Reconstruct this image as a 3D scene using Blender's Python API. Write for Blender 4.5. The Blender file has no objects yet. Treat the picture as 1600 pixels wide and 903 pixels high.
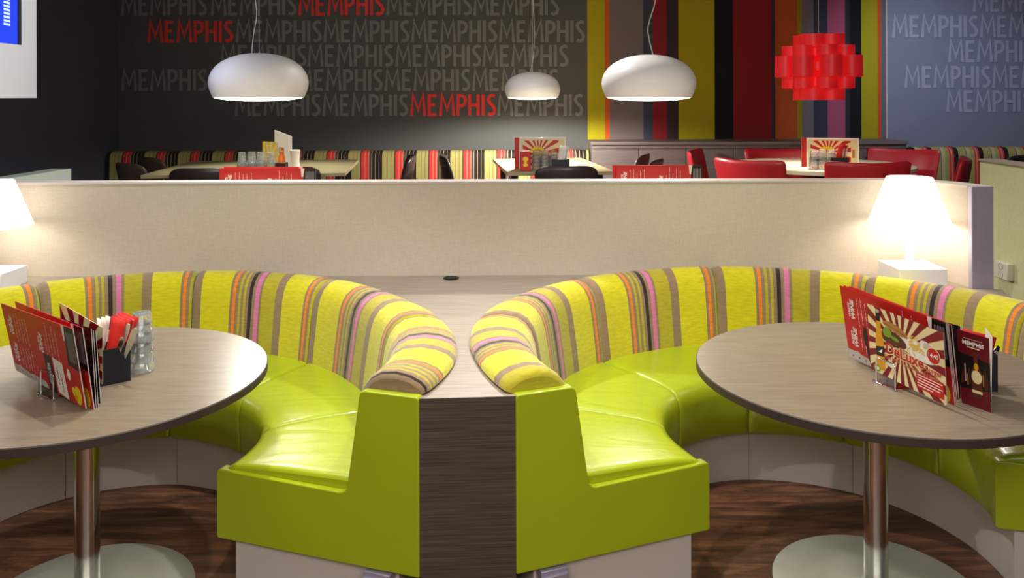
import bpy, math, random
from mathutils import Vector, Matrix
random.seed(7)
C = bpy.context.scene.collection
sc = bpy.context.scene
PI = math.pi
rad = math.radians

# ------------------------------------------------------------------ camera, world, lights, exposure
F, HY, EYE, ROLL = 1291.0, 150.0, 1.678, 0.0030
cam_d = bpy.data.cameras.new('camera'); cam = bpy.data.objects.new('camera', cam_d); C.objects.link(cam)
cam_d.sensor_width = 36.0; cam_d.lens = F / 1600 * 36.0
cam_d.shift_y = -(451.5 - HY) / 1600.0
cam_d.clip_start = 0.05; cam_d.clip_end = 60
cam.location = (0, 0, EYE)
cam.rotation_euler = (Matrix.Rotation(rad(90), 4, 'X') @ Matrix.Rotation(-ROLL, 4, 'Z')).to_euler()
sc.camera = cam
sc.view_settings.view_transform = 'Standard'; sc.view_settings.look = 'None'
sc.view_settings.gamma = 1; sc.view_settings.use_curve_mapping = False
sc.view_settings.exposure = 0.0
w = bpy.data.worlds.new('world'); sc.world = w; w.use_nodes = True
w.node_tree.nodes['Background'].inputs[0].default_value = (0.75, 0.85, 1.0, 1)
w.node_tree.nodes['Background'].inputs[1].default_value = 0.12

def lamp(kind, name, loc, power, col=(1, .93, .82), size=.3, target=None, spot=60, blend=.6, size_y=None):
    d = bpy.data.lights.new(name, kind); d.energy = power; d.color = col
    if kind == 'AREA':
        d.size = size
        if size_y: d.shape = 'RECTANGLE'; d.size_y = size_y
    else: d.shadow_soft_size = size
    if kind == 'SPOT': d.spot_size = rad(spot); d.spot_blend = blend
    o = bpy.data.objects.new(name, d); C.objects.link(o); o.location = loc
    if target is not None:
        o.rotation_euler = (Vector(target) - Vector(loc)).to_track_quat('-Z', 'Y').to_euler()
    return o
WARM = (1, .90, .76); NEUT = (1, .96, .90); COOL = (.88, .95, 1)
# broad fill and ceiling light for the front dining room
lamp('AREA', 'front_fill_light', (0.0, -0.6, 2.75), 100, NEUT, 3.6, (0.0, 3.2, 0.3), size_y=1.4)  # added soft frontal fill that lifts the booth panels, no fixture
lamp('AREA', 'front_ceiling_light', (0.0, 2.2, 3.1), 38, NEUT, 4.0, (0.0, 2.7, 0.0), size_y=1.6)
# downlights over the booths, then two added fill spots
lamp('SPOT', 'downlight_over_counter', (-0.15, 2.75, 3.05), 105, NEUT, .04, (-0.15, 2.75, 0), 80, .5)
lamp('SPOT', 'downlight_over_left_table', (-1.25, 3.2, 3.05), 115, (.96, 1, .90), .04, (-1.15, 3.0, 0), 80, .5)
lamp('SPOT', 'downlight_over_right_table', (0.75, 3.3, 3.05), 115, (.98, 1, .92), .04, (0.95, 3.0, 0), 80, .5)
lamp('SPOT', 'partition_fill_spot', (2.2, 4.6, 3.05), 150, (1, .97, .84), .05, (3.1, 5.0, 0.5), 95, .8)  # extra spot added to brighten the partition
lamp('SPOT', 'display_fill_spot', (-1.4, 3.6, 3.05), 105, COOL, .08, (-2.9, 4.6, 1.4), 80, .8)  # extra spot added to brighten the side of the display box
# downlights behind the divider
lamp('SPOT', 'downlight_behind_divider', (-0.1, 5.7, 3.05), 210, NEUT, .04, (-0.1, 3.2, 0.6), 75, .5)
lamp('AREA', 'far_room_light', (-0.5, 6.2, 3.0), 26, NEUT, 3.5, (-0.5, 7.6, 0.5), size_y=1.5)
lamp('SPOT', 'downlight_over_wide_table', (-2.1, 7.0, 3.05), 330, (1, 1, .88), .05, (-2.1, 7.1, 0.5), 60, .8)
lamp('SPOT', 'wall_washer', (3.6, 7.0, 3.0), 150, (.75, .84, 1), .06, (4.6, 8.95, 1.3), 90, 1)

# ------------------------------------------------------------------ pixel -> world helpers
def at(px, py, Y):
    a = (px - 800); b = (py - HY)
    a2 = a * math.cos(ROLL) - b * math.sin(ROLL); b2 = a * math.sin(ROLL) + b * math.cos(ROLL)
    return Vector((a2 / F * Y, Y, EYE - b2 / F * Y))
def atz(px, py, z):
    a = (px - 800); b = (py - HY)
    b2 = a * math.sin(ROLL) + b * math.cos(ROLL)
    return at(px, py, (EYE - z) * F / b2)

# ------------------------------------------------------------------ materials
def lin(c):
    def f(v):
        v /= 255.0
        return v / 12.92 if v <= .04045 else ((v + .055) / 1.055) ** 2.4
    return (f(c[0]), f(c[1]), f(c[2]), 1)
def nodes(m): return m.node_tree.nodes, m.node_tree.links
def mat(name, col, rough=.5, metal=0, bump=0, bscale=200, var=0, vscale=6, spec=.5, emit=None, estr=0, coat=0, trans=0, ior=1.45, stretch=None, sheen=0):
    m = bpy.data.materials.new(name); m.use_nodes = True
    N, L = nodes(m); b = N['Principled BSDF']
    c = lin(col); b.inputs['Base Color'].default_value = c
    b.inputs['Roughness'].default_value = rough; b.inputs['Metallic'].default_value = metal
    b.inputs['Specular IOR Level'].default_value = spec; b.inputs['IOR'].default_value = ior
    b.inputs['Coat Weight'].default_value = coat; b.inputs['Transmission Weight'].default_value = trans
    b.inputs['Sheen Weight'].default_value = sheen
    if emit: b.inputs['Emission Color'].default_value = lin(emit); b.inputs['Emission Strength'].default_value = estr
    tc = N.new('ShaderNodeTexCoord'); mp = N.new('ShaderNodeMapping'); L.new(tc.outputs['Object'], mp.inputs[0])
    if stretch: mp.inputs['Scale'].default_value = stretch
    if var or not bump:
        n = N.new('ShaderNodeTexNoise'); n.inputs['Scale'].default_value = vscale; n.inputs['Detail'].default_value = 5
        L.new(mp.outputs[0], n.inputs['Vector'])
        mx = N.new('ShaderNodeMix'); mx.data_type = 'RGBA'
        v = max(var, .02)
        mx.inputs[6].default_value = tuple(x * (1 - v) for x in c[:3]) + (1,)
        mx.inputs[7].default_value = tuple(min(1, x * (1 + v)) for x in c[:3]) + (1,)
        L.new(n.outputs[0], mx.inputs[0]); L.new(mx.outputs[2], b.inputs['Base Color'])
    if bump:
        n2 = N.new('ShaderNodeTexNoise'); n2.inputs['Scale'].default_value = bscale; n2.inputs['Detail'].default_value = 3
        L.new(mp.outputs[0], n2.inputs['Vector'])
        bp = N.new('ShaderNodeBump'); bp.inputs['Strength'].default_value = bump; bp.inputs['Distance'].default_value = .002
        L.new(n2.outputs[0], bp.inputs['Height']); L.new(bp.outputs[0], b.inputs['Normal'])
    return m
def stripes(name, seq, axis='U', period=None, rough=.8, bump=.3, noise=.12, offset=0, sheen=.0):
    """vertical stripes: seq = [(width, rgb)...] along U (0..1) or along object X with a period in metres"""
    m = bpy.data.materials.new(name); m.use_nodes = True
    N, L = nodes(m); b = N['Principled BSDF']; b.inputs['Roughness'].default_value = rough
    b.inputs['Sheen Weight'].default_value = sheen; b.inputs['Specular IOR Level'].default_value = .25
    sep = N.new('ShaderNodeSeparateXYZ'); tc = N.new('ShaderNodeTexCoord')
    if axis == 'U':
        L.new(tc.outputs['UV'], sep.inputs[0]); src = sep.outputs[0]
    else:
        L.new(tc.outputs['Object'], sep.inputs[0])
        a = N.new('ShaderNodeMath'); a.operation = 'ADD'; a.inputs[1].default_value = offset; L.new(sep.outputs[0], a.inputs[0])
        d = N.new('ShaderNodeMath'); d.operation = 'DIVIDE'; d.inputs[1].default_value = period; L.new(a.outputs[0], d.inputs[0])
        f = N.new('ShaderNodeMath'); f.operation = 'FRACT'; L.new(d.outputs[0], f.inputs[0]); src = f.outputs[0]
    rp = N.new('ShaderNodeValToRGB'); cr = rp.color_ramp; cr.interpolation = 'CONSTANT'
    tot = sum(s[0] for s in seq); p = 0
    for i, (wd, col) in enumerate(seq):
        e = cr.elements[i] if i < 2 else cr.elements.new(min(.9999, p / tot))
        e.position = p / tot; e.color = lin(col); p += wd
    L.new(src, rp.inputs[0])
    n = N.new('ShaderNodeTexNoise'); n.inputs['Scale'].default_value = 30; n.inputs['Detail'].default_value = 6
    mp = N.new('ShaderNodeMapping'); mp.inputs['Scale'].default_value = (1, 1, 5); L.new(tc.outputs['Object'], mp.inputs[0]); L.new(mp.outputs[0], n.inputs['Vector'])
    mr = N.new('ShaderNodeMapRange'); mr.inputs[1].default_value = .3; mr.inputs[2].default_value = .7; mr.inputs[3].default_value = 1 - noise; mr.inputs[4].default_value = 1 + noise
    L.new(n.outputs[0], mr.inputs[0])
    mx = N.new('ShaderNodeVectorMath'); mx.operation = 'SCALE'; L.new(rp.outputs[0], mx.inputs[0]); L.new(mr.outputs[0], mx.inputs['Scale'])
    L.new(mx.outputs[0], b.inputs['Base Color'])
    n3 = N.new('ShaderNodeTexNoise'); n3.inputs['Scale'].default_value = 500; L.new(tc.outputs['Object'], n3.inputs['Vector'])
    bp = N.new('ShaderNodeBump'); bp.inputs['Strength'].default_value = bump; bp.inputs['Distance'].default_value = .002
    L.new(n3.outputs[0], bp.inputs['Height']); L.new(bp.outputs[0], b.inputs['Normal'])
    return m
def linen(name, col, k=.10, rough=.9, scale=1.0):
    """woven cloth look: fine warp and weft noise"""
    m = bpy.data.materials.new(name); m.use_nodes = True
    N, L = nodes(m); b = N['Principled BSDF']; b.inputs['Roughness'].default_value = rough; b.inputs['Specular IOR Level'].default_value = .2
    tc = N.new('ShaderNodeTexCoord'); outs = []
    for s in ((30, 30, 380), (380, 380, 30)):
        mp = N.new('ShaderNodeMapping'); mp.inputs['Scale'].default_value = tuple(v * scale for v in s)
        n = N.new('ShaderNodeTexNoise'); n.inputs['Scale'].default_value = 1; n.inputs['Detail'].default_value = 2
        L.new(tc.outputs['Object'], mp.inputs[0]); L.new(mp.outputs[0], n.inputs['Vector']); outs.append(n.outputs[0])
    ad = N.new('ShaderNodeMath'); ad.operation = 'ADD'; L.new(outs[0], ad.inputs[0]); L.new(outs[1], ad.inputs[1])
    mr = N.new('ShaderNodeMapRange'); mr.inputs[1].default_value = .7; mr.inputs[2].default_value = 1.3
    L.new(ad.outputs[0], mr.inputs[0])
    mx = N.new('ShaderNodeMix'); mx.data_type = 'RGBA'; c = lin(col)
    mx.inputs[6].default_value = tuple(x * (1 - k) for x in c[:3]) + (1,); mx.inputs[7].default_value = tuple(min(1, x * (1 + k)) for x in c[:3]) + (1,)
    L.new(mr.outputs[0], mx.inputs[0]); L.new(mx.outputs[2], b.inputs['Base Color'])
    bp = N.new('ShaderNodeBump'); bp.inputs['Strength'].default_value = .25; bp.inputs['Distance'].default_value = .001
    L.new(mr.outputs[0], bp.inputs['Height']); L.new(bp.outputs[0], b.inputs['Normal'])
    return m
def wood(name, c1, c2, scale, rough=.4, bump=.1, stretch=(1, 20, 20), spec=.5, wave=False):
    m = bpy.data.materials.new(name); m.use_nodes = True
    N, L = nodes(m); b = N['Principled BSDF']; b.inputs['Roughness'].default_value = rough; b.inputs['Specular IOR Level'].default_value = spec
    tc = N.new('ShaderNodeTexCoord'); mp = N.new('ShaderNodeMapping'); mp.inputs['Scale'].default_value = stretch
    n = N.new('ShaderNodeTexNoise'); n.inputs['Scale'].default_value = scale; n.inputs['Detail'].default_value = 8; n.inputs['Roughness'].default_value = .65
    L.new(tc.outputs['Object'], mp.inputs[0]); L.new(mp.outputs[0], n.inputs['Vector'])
    mr = N.new('ShaderNodeMapRange'); mr.inputs[1].default_value = .35; mr.inputs[2].default_value = .65; L.new(n.outputs[0], mr.inputs[0])
    mx = N.new('ShaderNodeMix'); mx.data_type = 'RGBA'; mx.inputs[6].default_value = lin(c1); mx.inputs[7].default_value = lin(c2)
    L.new(mr.outputs[0], mx.inputs[0]); L.new(mx.outputs[2], b.inputs['Base Color'])
    bp = N.new('ShaderNodeBump'); bp.inputs['Strength'].default_value = bump; bp.inputs['Distance'].default_value = .001
    L.new(mr.outputs[0], bp.inputs['Height']); L.new(bp.outputs[0], b.inputs['Normal'])
    return m
def floorwood(name):
    m = bpy.data.materials.new(name); m.use_nodes = True
    N, L = nodes(m); b = N['Principled BSDF']; b.inputs['Roughness'].default_value = .38
    tc = N.new('ShaderNodeTexCoord')
    br = N.new('ShaderNodeTexBrick'); br.inputs['Scale'].default_value = 1; br.inputs['Brick Width'].default_value = 1.2; br.inputs['Row Height'].default_value = .16
    br.inputs['Mortar Size'].default_value = .002; br.inputs['Color1'].default_value = (.2, .2, .2, 1); br.inputs['Color2'].default_value = (.8, .8, .8, 1); br.inputs['Mortar'].default_value = (0, 0, 0, 1)
    L.new(tc.outputs['Object'], br.inputs['Vector'])
    mp = N.new('ShaderNodeMapping'); mp.inputs['Scale'].default_value = (1.5, 11, 1); L.new(tc.outputs['Object'], mp.inputs[0])
    n = N.new('ShaderNodeTexNoise'); n.inputs['Scale'].default_value = 2.2; n.inputs['Detail'].default_value = 9; n.inputs['Roughness'].default_value = .7; n.inputs['Distortion'].default_value = .6
    L.new(mp.outputs[0], n.inputs['Vector'])
    rp = N.new('ShaderNodeValToRGB'); cr = rp.color_ramp; cr.elements[0].position = .32; cr.elements[0].color = lin((44, 26, 17)); cr.elements[1].position = .70; cr.elements[1].color = lin((148, 100, 68))
    e = cr.elements.new(.5); e.color = lin((96, 60, 39))
    L.new(n.outputs[0], rp.inputs[0])
    mr = N.new('ShaderNodeMapRange'); mr.inputs[3].default_value = .75; mr.inputs[4].default_value = 1.2; L.new(br.outputs['Color'], mr.inputs[0])
    mx = N.new('ShaderNodeVectorMath'); mx.operation = 'SCALE'; L.new(rp.outputs[0], mx.inputs[0]); L.new(mr.outputs[0], mx.inputs['Scale'])
    L.new(mx.outputs[0], b.inputs['Base Color'])
    bp = N.new('ShaderNodeBump'); bp.inputs['Strength'].default_value = .25; bp.inputs['Distance'].default_value = .002
    L.new(n.outputs[0], bp.inputs['Height']); L.new(bp.outputs[0], b.inputs['Normal'])
    return m

YEL = (210, 198, 16); OLI = (180, 166, 34); BRN = (146, 120, 92); ORG = (236, 130, 30); BLK = (52, 32, 30); PNK = (214, 118, 160)
BACKSEQ = [(.038, BRN), (.14, YEL), (.012, BRN), (.016, ORG), (.014, BRN), (.013, OLI), (.013, BRN), (.013, OLI), (.014, BRN), (.020, BLK), (.014, BRN), (.024, PNK),
           (.012, BRN), (.078, OLI), (.042, BRN), (.135, YEL), (.012, BRN), (.015, ORG), (.016, BRN), (.014, OLI)]
CRE = (150, 140, 84); RED = (196, 50, 48); DK = (34, 22, 22); DB = (70, 50, 44); WH = (170, 158, 122)
BQ = [(.05, CRE), (.004, DB), (.035, CRE), (.004, DB), (.03, CRE), (.014, DB), (.036, RED), (.004, WH), (.036, RED), (.004, WH), (.026, DB), (.004, WH), (.034, DK), (.004, WH), (.034, DK), (.004, WH), (.032, DK)]
M = {}
M['leather'] = mat('green_leather', (169, 183, 26), .34, bump=.15, bscale=160, var=.05, vscale=5, spec=.6, coat=.25)
PRE = [(.055, OLI)]; POST = [(.013, BRN), (.013, OLI), (.013, BRN), (.013, OLI), (.016, BRN), (.010, BLK), (.010, BRN)]
W0, W1, W2 = sum(a[0] for a in PRE), sum(a[0] for a in BACKSEQ), sum(a[0] for a in POST); WT_ = W0 + W1 + W2
def creases():
    N, L = nodes(M['leather']); b = N['Principled BSDF']; old = b.inputs['Normal'].links[0].from_node
    tc = N.new('ShaderNodeTexCoord'); mp = N.new('ShaderNodeMapping'); mp.inputs['Scale'].default_value = (2.2, 6.5, 2.5); mp.inputs['Rotation'].default_value = (0, 0, .5)
    n = N.new('ShaderNodeTexNoise'); n.inputs['Scale'].default_value = 1.3; n.inputs['Detail'].default_value = 2; n.inputs['Distortion'].default_value = .8
    L.new(tc.outputs['Object'], mp.inputs[0]); L.new(mp.outputs[0], n.inputs['Vector'])
    bp = N.new('ShaderNodeBump'); bp.inputs['Strength'].default_value = .35; bp.inputs['Distance'].default_value = .02
    L.new(n.outputs[0], bp.inputs['Height']); L.new(old.outputs[0], bp.inputs['Normal']); L.new(bp.outputs[0], b.inputs['Normal'])
M['panel_leather'] = M['leather'].copy(); M['panel_leather'].name = 'green_leather_panel'
creases()
M['stripe'] = stripes('striped_velvet', PRE + BACKSEQ + POST, sheen=.3)
M['linen'] = linen('beige_linen', (202, 189, 172), .07)
M['linen2'] = linen('olive_linen', (186, 182, 140))
M['panelwhite'] = mat('pale_laminate', (208, 196, 188), .5)
M['counter'] = wood('grey_oak_laminate', (140, 126, 114), (166, 152, 136), 2.2, .42, .05, (2, 46, 46))
M['counterf'] = wood('oak_laminate_shaded', (60, 50, 45), (96, 82, 73), 2.2, .5, .15, (1.4, 1.4, 110))  # same laminate as the top, with the front's shade put into the colour
M['table'] = wood('table_laminate', (124, 108, 90), (142, 127, 107), 2.5, .33, .03, (2.5, 34, 34))
M['tabedge'] = mat('table_edge', (66, 54, 50), .5, var=.1)
M['chrome'] = mat('chrome', (226, 224, 220), .12, 1)
M['steel'] = mat('brushed_steel', (206, 206, 196), .42, .75, bump=.1, bscale=8, var=.15, vscale=9)
M['alu'] = mat('brushed_aluminium', (184, 176, 198), .5, .55, var=.25, vscale=7)
M['floor'] = floorwood('walnut_planks')
M['carpet'] = mat('dark_floor', (60, 46, 38), .7, var=.15)
M['dark'] = mat('dark_paint', (66, 66, 74), .8, bump=.1, bscale=90, var=.05)
M['ceil'] = mat('ceiling_paint', (120, 116, 110), .9)
M['plaster'] = mat('front_wall_paint', (150, 140, 128), .9)
M['textwall'] = mat('charcoal_wallpaper', (74, 73, 72), .85, bump=.12, bscale=120, var=.04)
M['textwall2'] = mat('slate_wallpaper', (118, 122, 142), .85, bump=.12, bscale=120, var=.04)
M['lgrey'] = mat('lettering_grey', (112, 110, 109), .85, var=.08)
M['lgrey2'] = mat('lettering_pale', (150, 152, 172), .85, var=.08)
M['lred'] = mat('lettering_red', (210, 52, 44), .85, var=.08)
M['cab'] = wood('cabinet_laminate', (92, 80, 80), (110, 96, 94), 3, .5, .05, (1, 1, 20))
M['white'] = mat('white_lacquer', (238, 238, 242), .35)
M['pend'] = mat('pendant_white', (250, 247, 247), .45)
M['pendin'] = mat('pendant_inside', (255, 255, 250), .5, emit=(255, 255, 240), estr=5)
M['bulb'] = mat('bulb_glow', (255, 250, 235), .5, emit=(255, 246, 226), estr=4)
M['shade'] = mat('lit_shade', (255, 250, 240), .6, emit=(255, 246, 232), estr=1.7)
M['cord'] = mat('clear_cord', (200, 196, 190), .4)
M['redplast'] = mat('red_plastic', (236, 44, 50), .38, emit=(236, 30, 36), estr=.22)
M['redin'] = mat('red_plastic_underside', (250, 220, 210), .5)
M['blackleather'] = mat('black_leather', (46, 36, 36), .38, bump=.15, bscale=200)
M['brownleather'] = mat('dark_brown_leather', (74, 60, 52), .38, bump=.15, bscale=200)
M['redleather'] = mat('red_leather', (178, 34, 42), .36, bump=.12, bscale=200)
M['cream'] = mat('cream_laminate', (226, 216, 186), .35)
M['olivetab'] = mat('olive_brown_laminate', (150, 138, 104), .33, var=.06)
M['blackmetal'] = mat('black_metal', (24, 24, 26), .45)
M['blackbox'] = mat('matte_black_card', (22, 22, 34), .5)
M['menured'] = mat('menu_red', (192, 34, 30), .35, var=.05, vscale=20)
M['menudark'] = mat('menu_darkred', (128, 20, 30), .3)
M['maroon'] = mat('menu_maroon', (104, 18, 30), .35)
M['ink'] = mat('menu_black', (26, 22, 22), .3)
M['paper'] = mat('paper_white', (236, 228, 216), .55)
M['greyp'] = mat('paper_grey', (188, 178, 172), .5, var=.25, vscale=60)
M['creamp'] = mat('paper_cream', (228, 208, 156), .45)
M['yell'] = mat('paper_yellow', (234, 200, 20), .4)
M['beer'] = mat('paper_amber', (214, 150, 24), .35, var=.15, vscale=40)
M['bun'] = mat('paper_bun', (176, 120, 62), .4, var=.2, vscale=90)
M['meat'] = mat('paper_meat', (88, 44, 26), .4, var=.3, vscale=150)
M['lettuce'] = mat('paper_lettuce', (120, 150, 40), .4, var=.25, vscale=120)
M['fries'] = mat('paper_fries', (226, 180, 60), .4, var=.2, vscale=150)
M['napred'] = mat('napkin_red', (210, 36, 30), .7)
M['glass'] = mat('clear_glass', (255, 255, 255), .02, trans=1, ior=1.45)
def whiten_glass():  # milky white mixed into the clear glass so the tumblers look brightly lit
    N, L = nodes(M['glass']); b = N['Principled BSDF']; o = N['Material Output']
    df = N.new('ShaderNodeBsdfTranslucent'); df.inputs[0].default_value = (.92, .96, .94, 1); d2 = N.new('ShaderNodeBsdfDiffuse'); d2.inputs[0].default_value = (.92, .96, .94, 1)
    m0 = N.new('ShaderNodeMixShader'); L.new(df.outputs[0], m0.inputs[1]); L.new(d2.outputs[0], m0.inputs[2])
    m1 = N.new('ShaderNodeMixShader'); m1.inputs[0].default_value = .10; L.new(b.outputs[0], m1.inputs[1]); L.new(m0.outputs[0], m1.inputs[2]); L.new(m1.outputs[0], o.inputs[0])
whiten_glass()
M['screen'] = mat('blue_screen', (30, 50, 200), .3, emit=(36, 66, 214), estr=.85)
M['screentext'] = mat('screen_lettering', (190, 215, 240), .4, emit=(190, 220, 250), estr=.75)
M['socket'] = mat('socket_plastic', (196, 188, 170), .35)
M['amber'] = mat('amber_sauce', (226, 110, 30), .3)
M['darkbrown'] = mat('dark_brown_card', (56, 18, 12), .5)
M['bq'] = stripes('banquette_stripes', BQ, axis='X', period=.355, bump=.2, noise=.06)

# ------------------------------------------------------------------ mesh helpers
class MB:
    def __init__(s): s.v = []; s.f = []; s.m = []; s.uv = {}
    def add(s, vs, fs, mi=0):
        k = len(s.v); s.v += [tuple(v) for v in vs]
        for f in fs: s.f.append(tuple(i + k for i in f)); s.m.append(mi)
        return s
    def box(s, x0, x1, y0, y1, z0, z1, mi=0):
        return s.add([(x0, y0, z0), (x1, y0, z0), (x1, y1, z0), (x0, y1, z0), (x0, y0, z1), (x1, y0, z1), (x1, y1, z1), (x0, y1, z1)],
                     [(0, 3, 2, 1), (4, 5, 6, 7), (0, 1, 5, 4), (1, 2, 6, 5), (2, 3, 7, 6), (3, 0, 4, 7)], mi)
    def lathe(s, prof, c=(0, 0), n=48, mi=0, closed=False, wob=None):
        k = len(s.v); P = len(prof)
        for i in range(n):
            a = 2 * PI * i / n
            for (r, z) in prof:
                rr = r * (wob(a, z) if wob else 1)
                s.v.append((c[0] + rr * math.cos(a), c[1] + rr * math.sin(a), z))
        for i in range(n):
            for j in range(P - 1 if not closed else P):
                a, b = k + i * P + j, k + ((i + 1) % n) * P + j
                j2 = (j + 1) % P
                c2, d = k + ((i + 1) % n) * P + j2, k + i * P + j2
                s.f.append((a, b, c2, d)); s.m.append(mi)
        return s
    def tube(s, pts, r, n=10, mi=0, cap=True):
        pts = [Vector(p) for p in pts]; k = len(s.v); N = len(pts)
        prev = None
        for i, p in enumerate(pts):
            t = (pts[min(i + 1, N - 1)] - pts[max(i - 1, 0)]).normalized()
            if prev is None:
                u = t.orthogonal().normalized()
            else:
                u = (prev - t * prev.dot(t)).normalized()
            prev = u; v = t.cross(u)
            rr = r[i] if isinstance(r, (list, tuple)) else r
            for q in range(n):
                a = 2 * PI * q / n; s.v.append(tuple(p + (u * math.cos(a) + v * math.sin(a)) * rr))
        for i in range(N - 1):
            for q in range(n):
                a = k + i * n + q; b = k + i * n + (q + 1) % n
                s.f.append((a, b, b + n, a + n)); s.m.append(mi)
        if cap:
            s.f.append(tuple(k + q for q in reversed(range(n)))); s.m.append(mi)
            s.f.append(tuple(k + (N - 1) * n + q for q in range(n))); s.m.append(mi)
        return s
    def prism(s, poly, z0, z1, mi=0):
        n = len(poly)
        return s.add([(x, y, z0) for x, y in poly] + [(x, y, z1) for x, y in poly],
                     [tuple(reversed(range(n))), tuple(range(n, 2 * n))] + [(i, (i + 1) % n, n + (i + 1) % n, n + i) for i in range(n)], mi)
    def card(s, q, t=.0015, mi=0, edge=None):
        """quad card q = BL, BR, TR, TL with thickness t behind it"""
        q = [Vector(p) for p in q]; n = (q[1] - q[0]).cross(q[3] - q[0]).normalized()
        b = [p - n * t for p in q]; s.add(q + b, [(0, 1, 2, 3), (7, 6, 5, 4)], mi)
        s.add(q + b, [(0, 4, 5, 1), (2, 6, 7, 3), (3, 7, 4, 0)], mi)
        return s.add(q + b, [(1, 5, 6, 2)], mi if edge is None else edge)
def obj(name, mb, mats, parent=None, smooth=False, bevel=0, seg=2, sub=0, angle=35, solid=0, world=True):
    me = bpy.data.meshes.new(name)
    off = Vector((0, 0, 0))
    if parent is not None and world:
        p = parent
        while p is not None: off = off + p.location; p = p.parent
    me.from_pydata([tuple(Vector(v) - off) for v in mb.v] if off.length else mb.v, [], mb.f)
    if not isinstance(mats, (list, tuple)): mats = [mats]
    for m in mats: me.materials.append(m)
    for p, mi in zip(me.polygons, mb.m): p.material_index = mi
    if mb.uv:
        uvl = me.uv_layers.new(name='UVMap')
        for l in me.loops: uvl.data[l.index].uv = mb.uv.get(l.vertex_index, (0, 0))
    me.validate(); me.update()
    o = bpy.data.objects.new(name, me); C.objects.link(o)
    if parent is not None: o.parent = parent
    if solid:
        d = o.modifiers.new('solid', 'SOLIDIFY'); d.thickness = solid; d.offset = 0
    if bevel:
        d = o.modifiers.new('bevel', 'BEVEL'); d.width = bevel; d.segments = seg; d.limit_method = 'ANGLE'; d.angle_limit = rad(40)
        smooth = True; d.harden_normals = False
    if sub:
        d = o.modifiers.new('sub', 'SUBSURF'); d.levels = sub; d.render_levels = sub
    if smooth:
        me.shade_smooth()
        if not sub: me.set_sharp_from_angle(angle=rad(angle))
    return o
def fixn(o):
    import bmesh
    bm = bmesh.new(); bm.from_mesh(o.data); bmesh.ops.recalc_face_normals(bm, faces=bm.faces); bm.to_mesh(o.data); bm.free(); return o
def tag(o, label=None, cat=None, group=None, kind=None):
    if label: o['label'] = label
    if cat: o['category'] = cat
    if group: o['group'] = group
    if kind: o['kind'] = kind
    return o
def thing(name, label, cat, loc=(0, 0, 0), group=None, rz=0):
    o = bpy.data.objects.new(name, None); C.objects.link(o); o.location = loc; o.rotation_euler = (0, 0, rz); o.empty_display_size = .1
    return tag(o, label, cat, group)
def struct(o): o['kind'] = 'structure'; return o
def dup(root, loc, rz=0, label=None, group=None):
    r = root.copy(); C.objects.link(r); r.location = loc; r.rotation_euler = (0, 0, rz)
    if label: r['label'] = label
    if group: r['group'] = group
    for ch in list(root.children):
        c = ch.copy(); C.objects.link(c); c.parent = r
        for g in list(ch.children):
            d = g.copy(); C.objects.link(d); d.parent = c
    return r
def interp(tab, x):
    tab = sorted(tab)
    if x <= tab[0][0]: return tab[0][1]
    for i in range(len(tab) - 1):
        (a, va), (b, vb) = tab[i], tab[i + 1]
        if x <= b:
            # catmull-rom
            m0 = (vb - tab[i - 1][1]) / (b - tab[i - 1][0]) if i > 0 else (vb - va) / (b - a)
            m1 = (tab[i + 2][1] - va) / (tab[i + 2][0] - a) if i + 2 < len(tab) else (vb - va) / (b - a)
            t = (x - a) / (b - a); h = b - a
            return (2*t**3-3*t**2+1)*va + (t**3-2*t**2+t)*h*m0 + (-2*t**3+3*t**2)*vb + (t**3-t**2)*h*m1
    return tab[-1][1]
# stroke lettering used on the mural: cap height 1
LET = {
 'M': (.74, [[(.06, 0), (.13, 1), (.37, .28), (.61, 1), (.68, 0)]]),
 'E': (.47, [[(.42, .94), (.07, .94), (.07, .06), (.42, .06)], [(.07, .52), (.36, .52)]]),
 'P': (.47, [[(.07, 0), (.07, .94), (.25, .94), (.38, .86), (.41, .72), (.38, .56), (.25, .46), (.07, .46)]]),
 'H': (.54, [[(.07, 0), (.07, 1)], [(.47, 0), (.47, 1)], [(.07, .50), (.47, .50)]]),
 'I': (.18, [[(.09, 0), (.09, 1)]]),
 'S': (.46, [[(.40, .90), (.28, .95), (.14, .90), (.08, .76), (.13, .62), (.32, .42), (.38, .27), (.33, .11), (.19, .05), (.06, .10)]]),
}
def stroke2d(pts, w):
    """a mitred ribbon of width w along 2-D points -> verts, faces"""
    P = [Vector((p[0], p[1])) for p in pts]; vs = []; n = len(P)
    for i in range(n):
        if i == 0: d = (P[1] - P[0]).normalized(); m = Vector((-d.y, d.x)); k = 1
        elif i == n - 1: d = (P[-1] - P[-2]).normalized(); m = Vector((-d.y, d.x)); k = 1
        else:
            a = (P[i] - P[i-1]).normalized(); b = (P[i+1] - P[i]).normalized()
            na = Vector((-a.y, a.x)); nb = Vector((-b.y, b.x)); m = (na + nb)
            m = m.normalized() if m.length > 1e-4 else na
            k = 1 / max(.5, m.dot(na))
        vs += [P[i] + m * w / 2 * k, P[i] - m * w / 2 * k]
    return vs, [(2*i, 2*i+1, 2*i+3, 2*i+2) for i in range(n - 1)]
def word_mesh(mb, text, place, w=.13, gap=.055, mi=0):
    x = 0
    for ch in text:
        if ch not in LET: x += .3; continue
        wd, st = LET[ch]
        for si, s in enumerate(st):
            vs, fs = stroke2d([(px + x, py) for px, py in s], w)
            mb.add([Vector(place(v.x, v.y)) + Vector((0, -.0015 * si - .0001 * vi, 0)) for vi, v in enumerate(vs)], fs, mi)
        x += wd + gap
    return x
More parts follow.
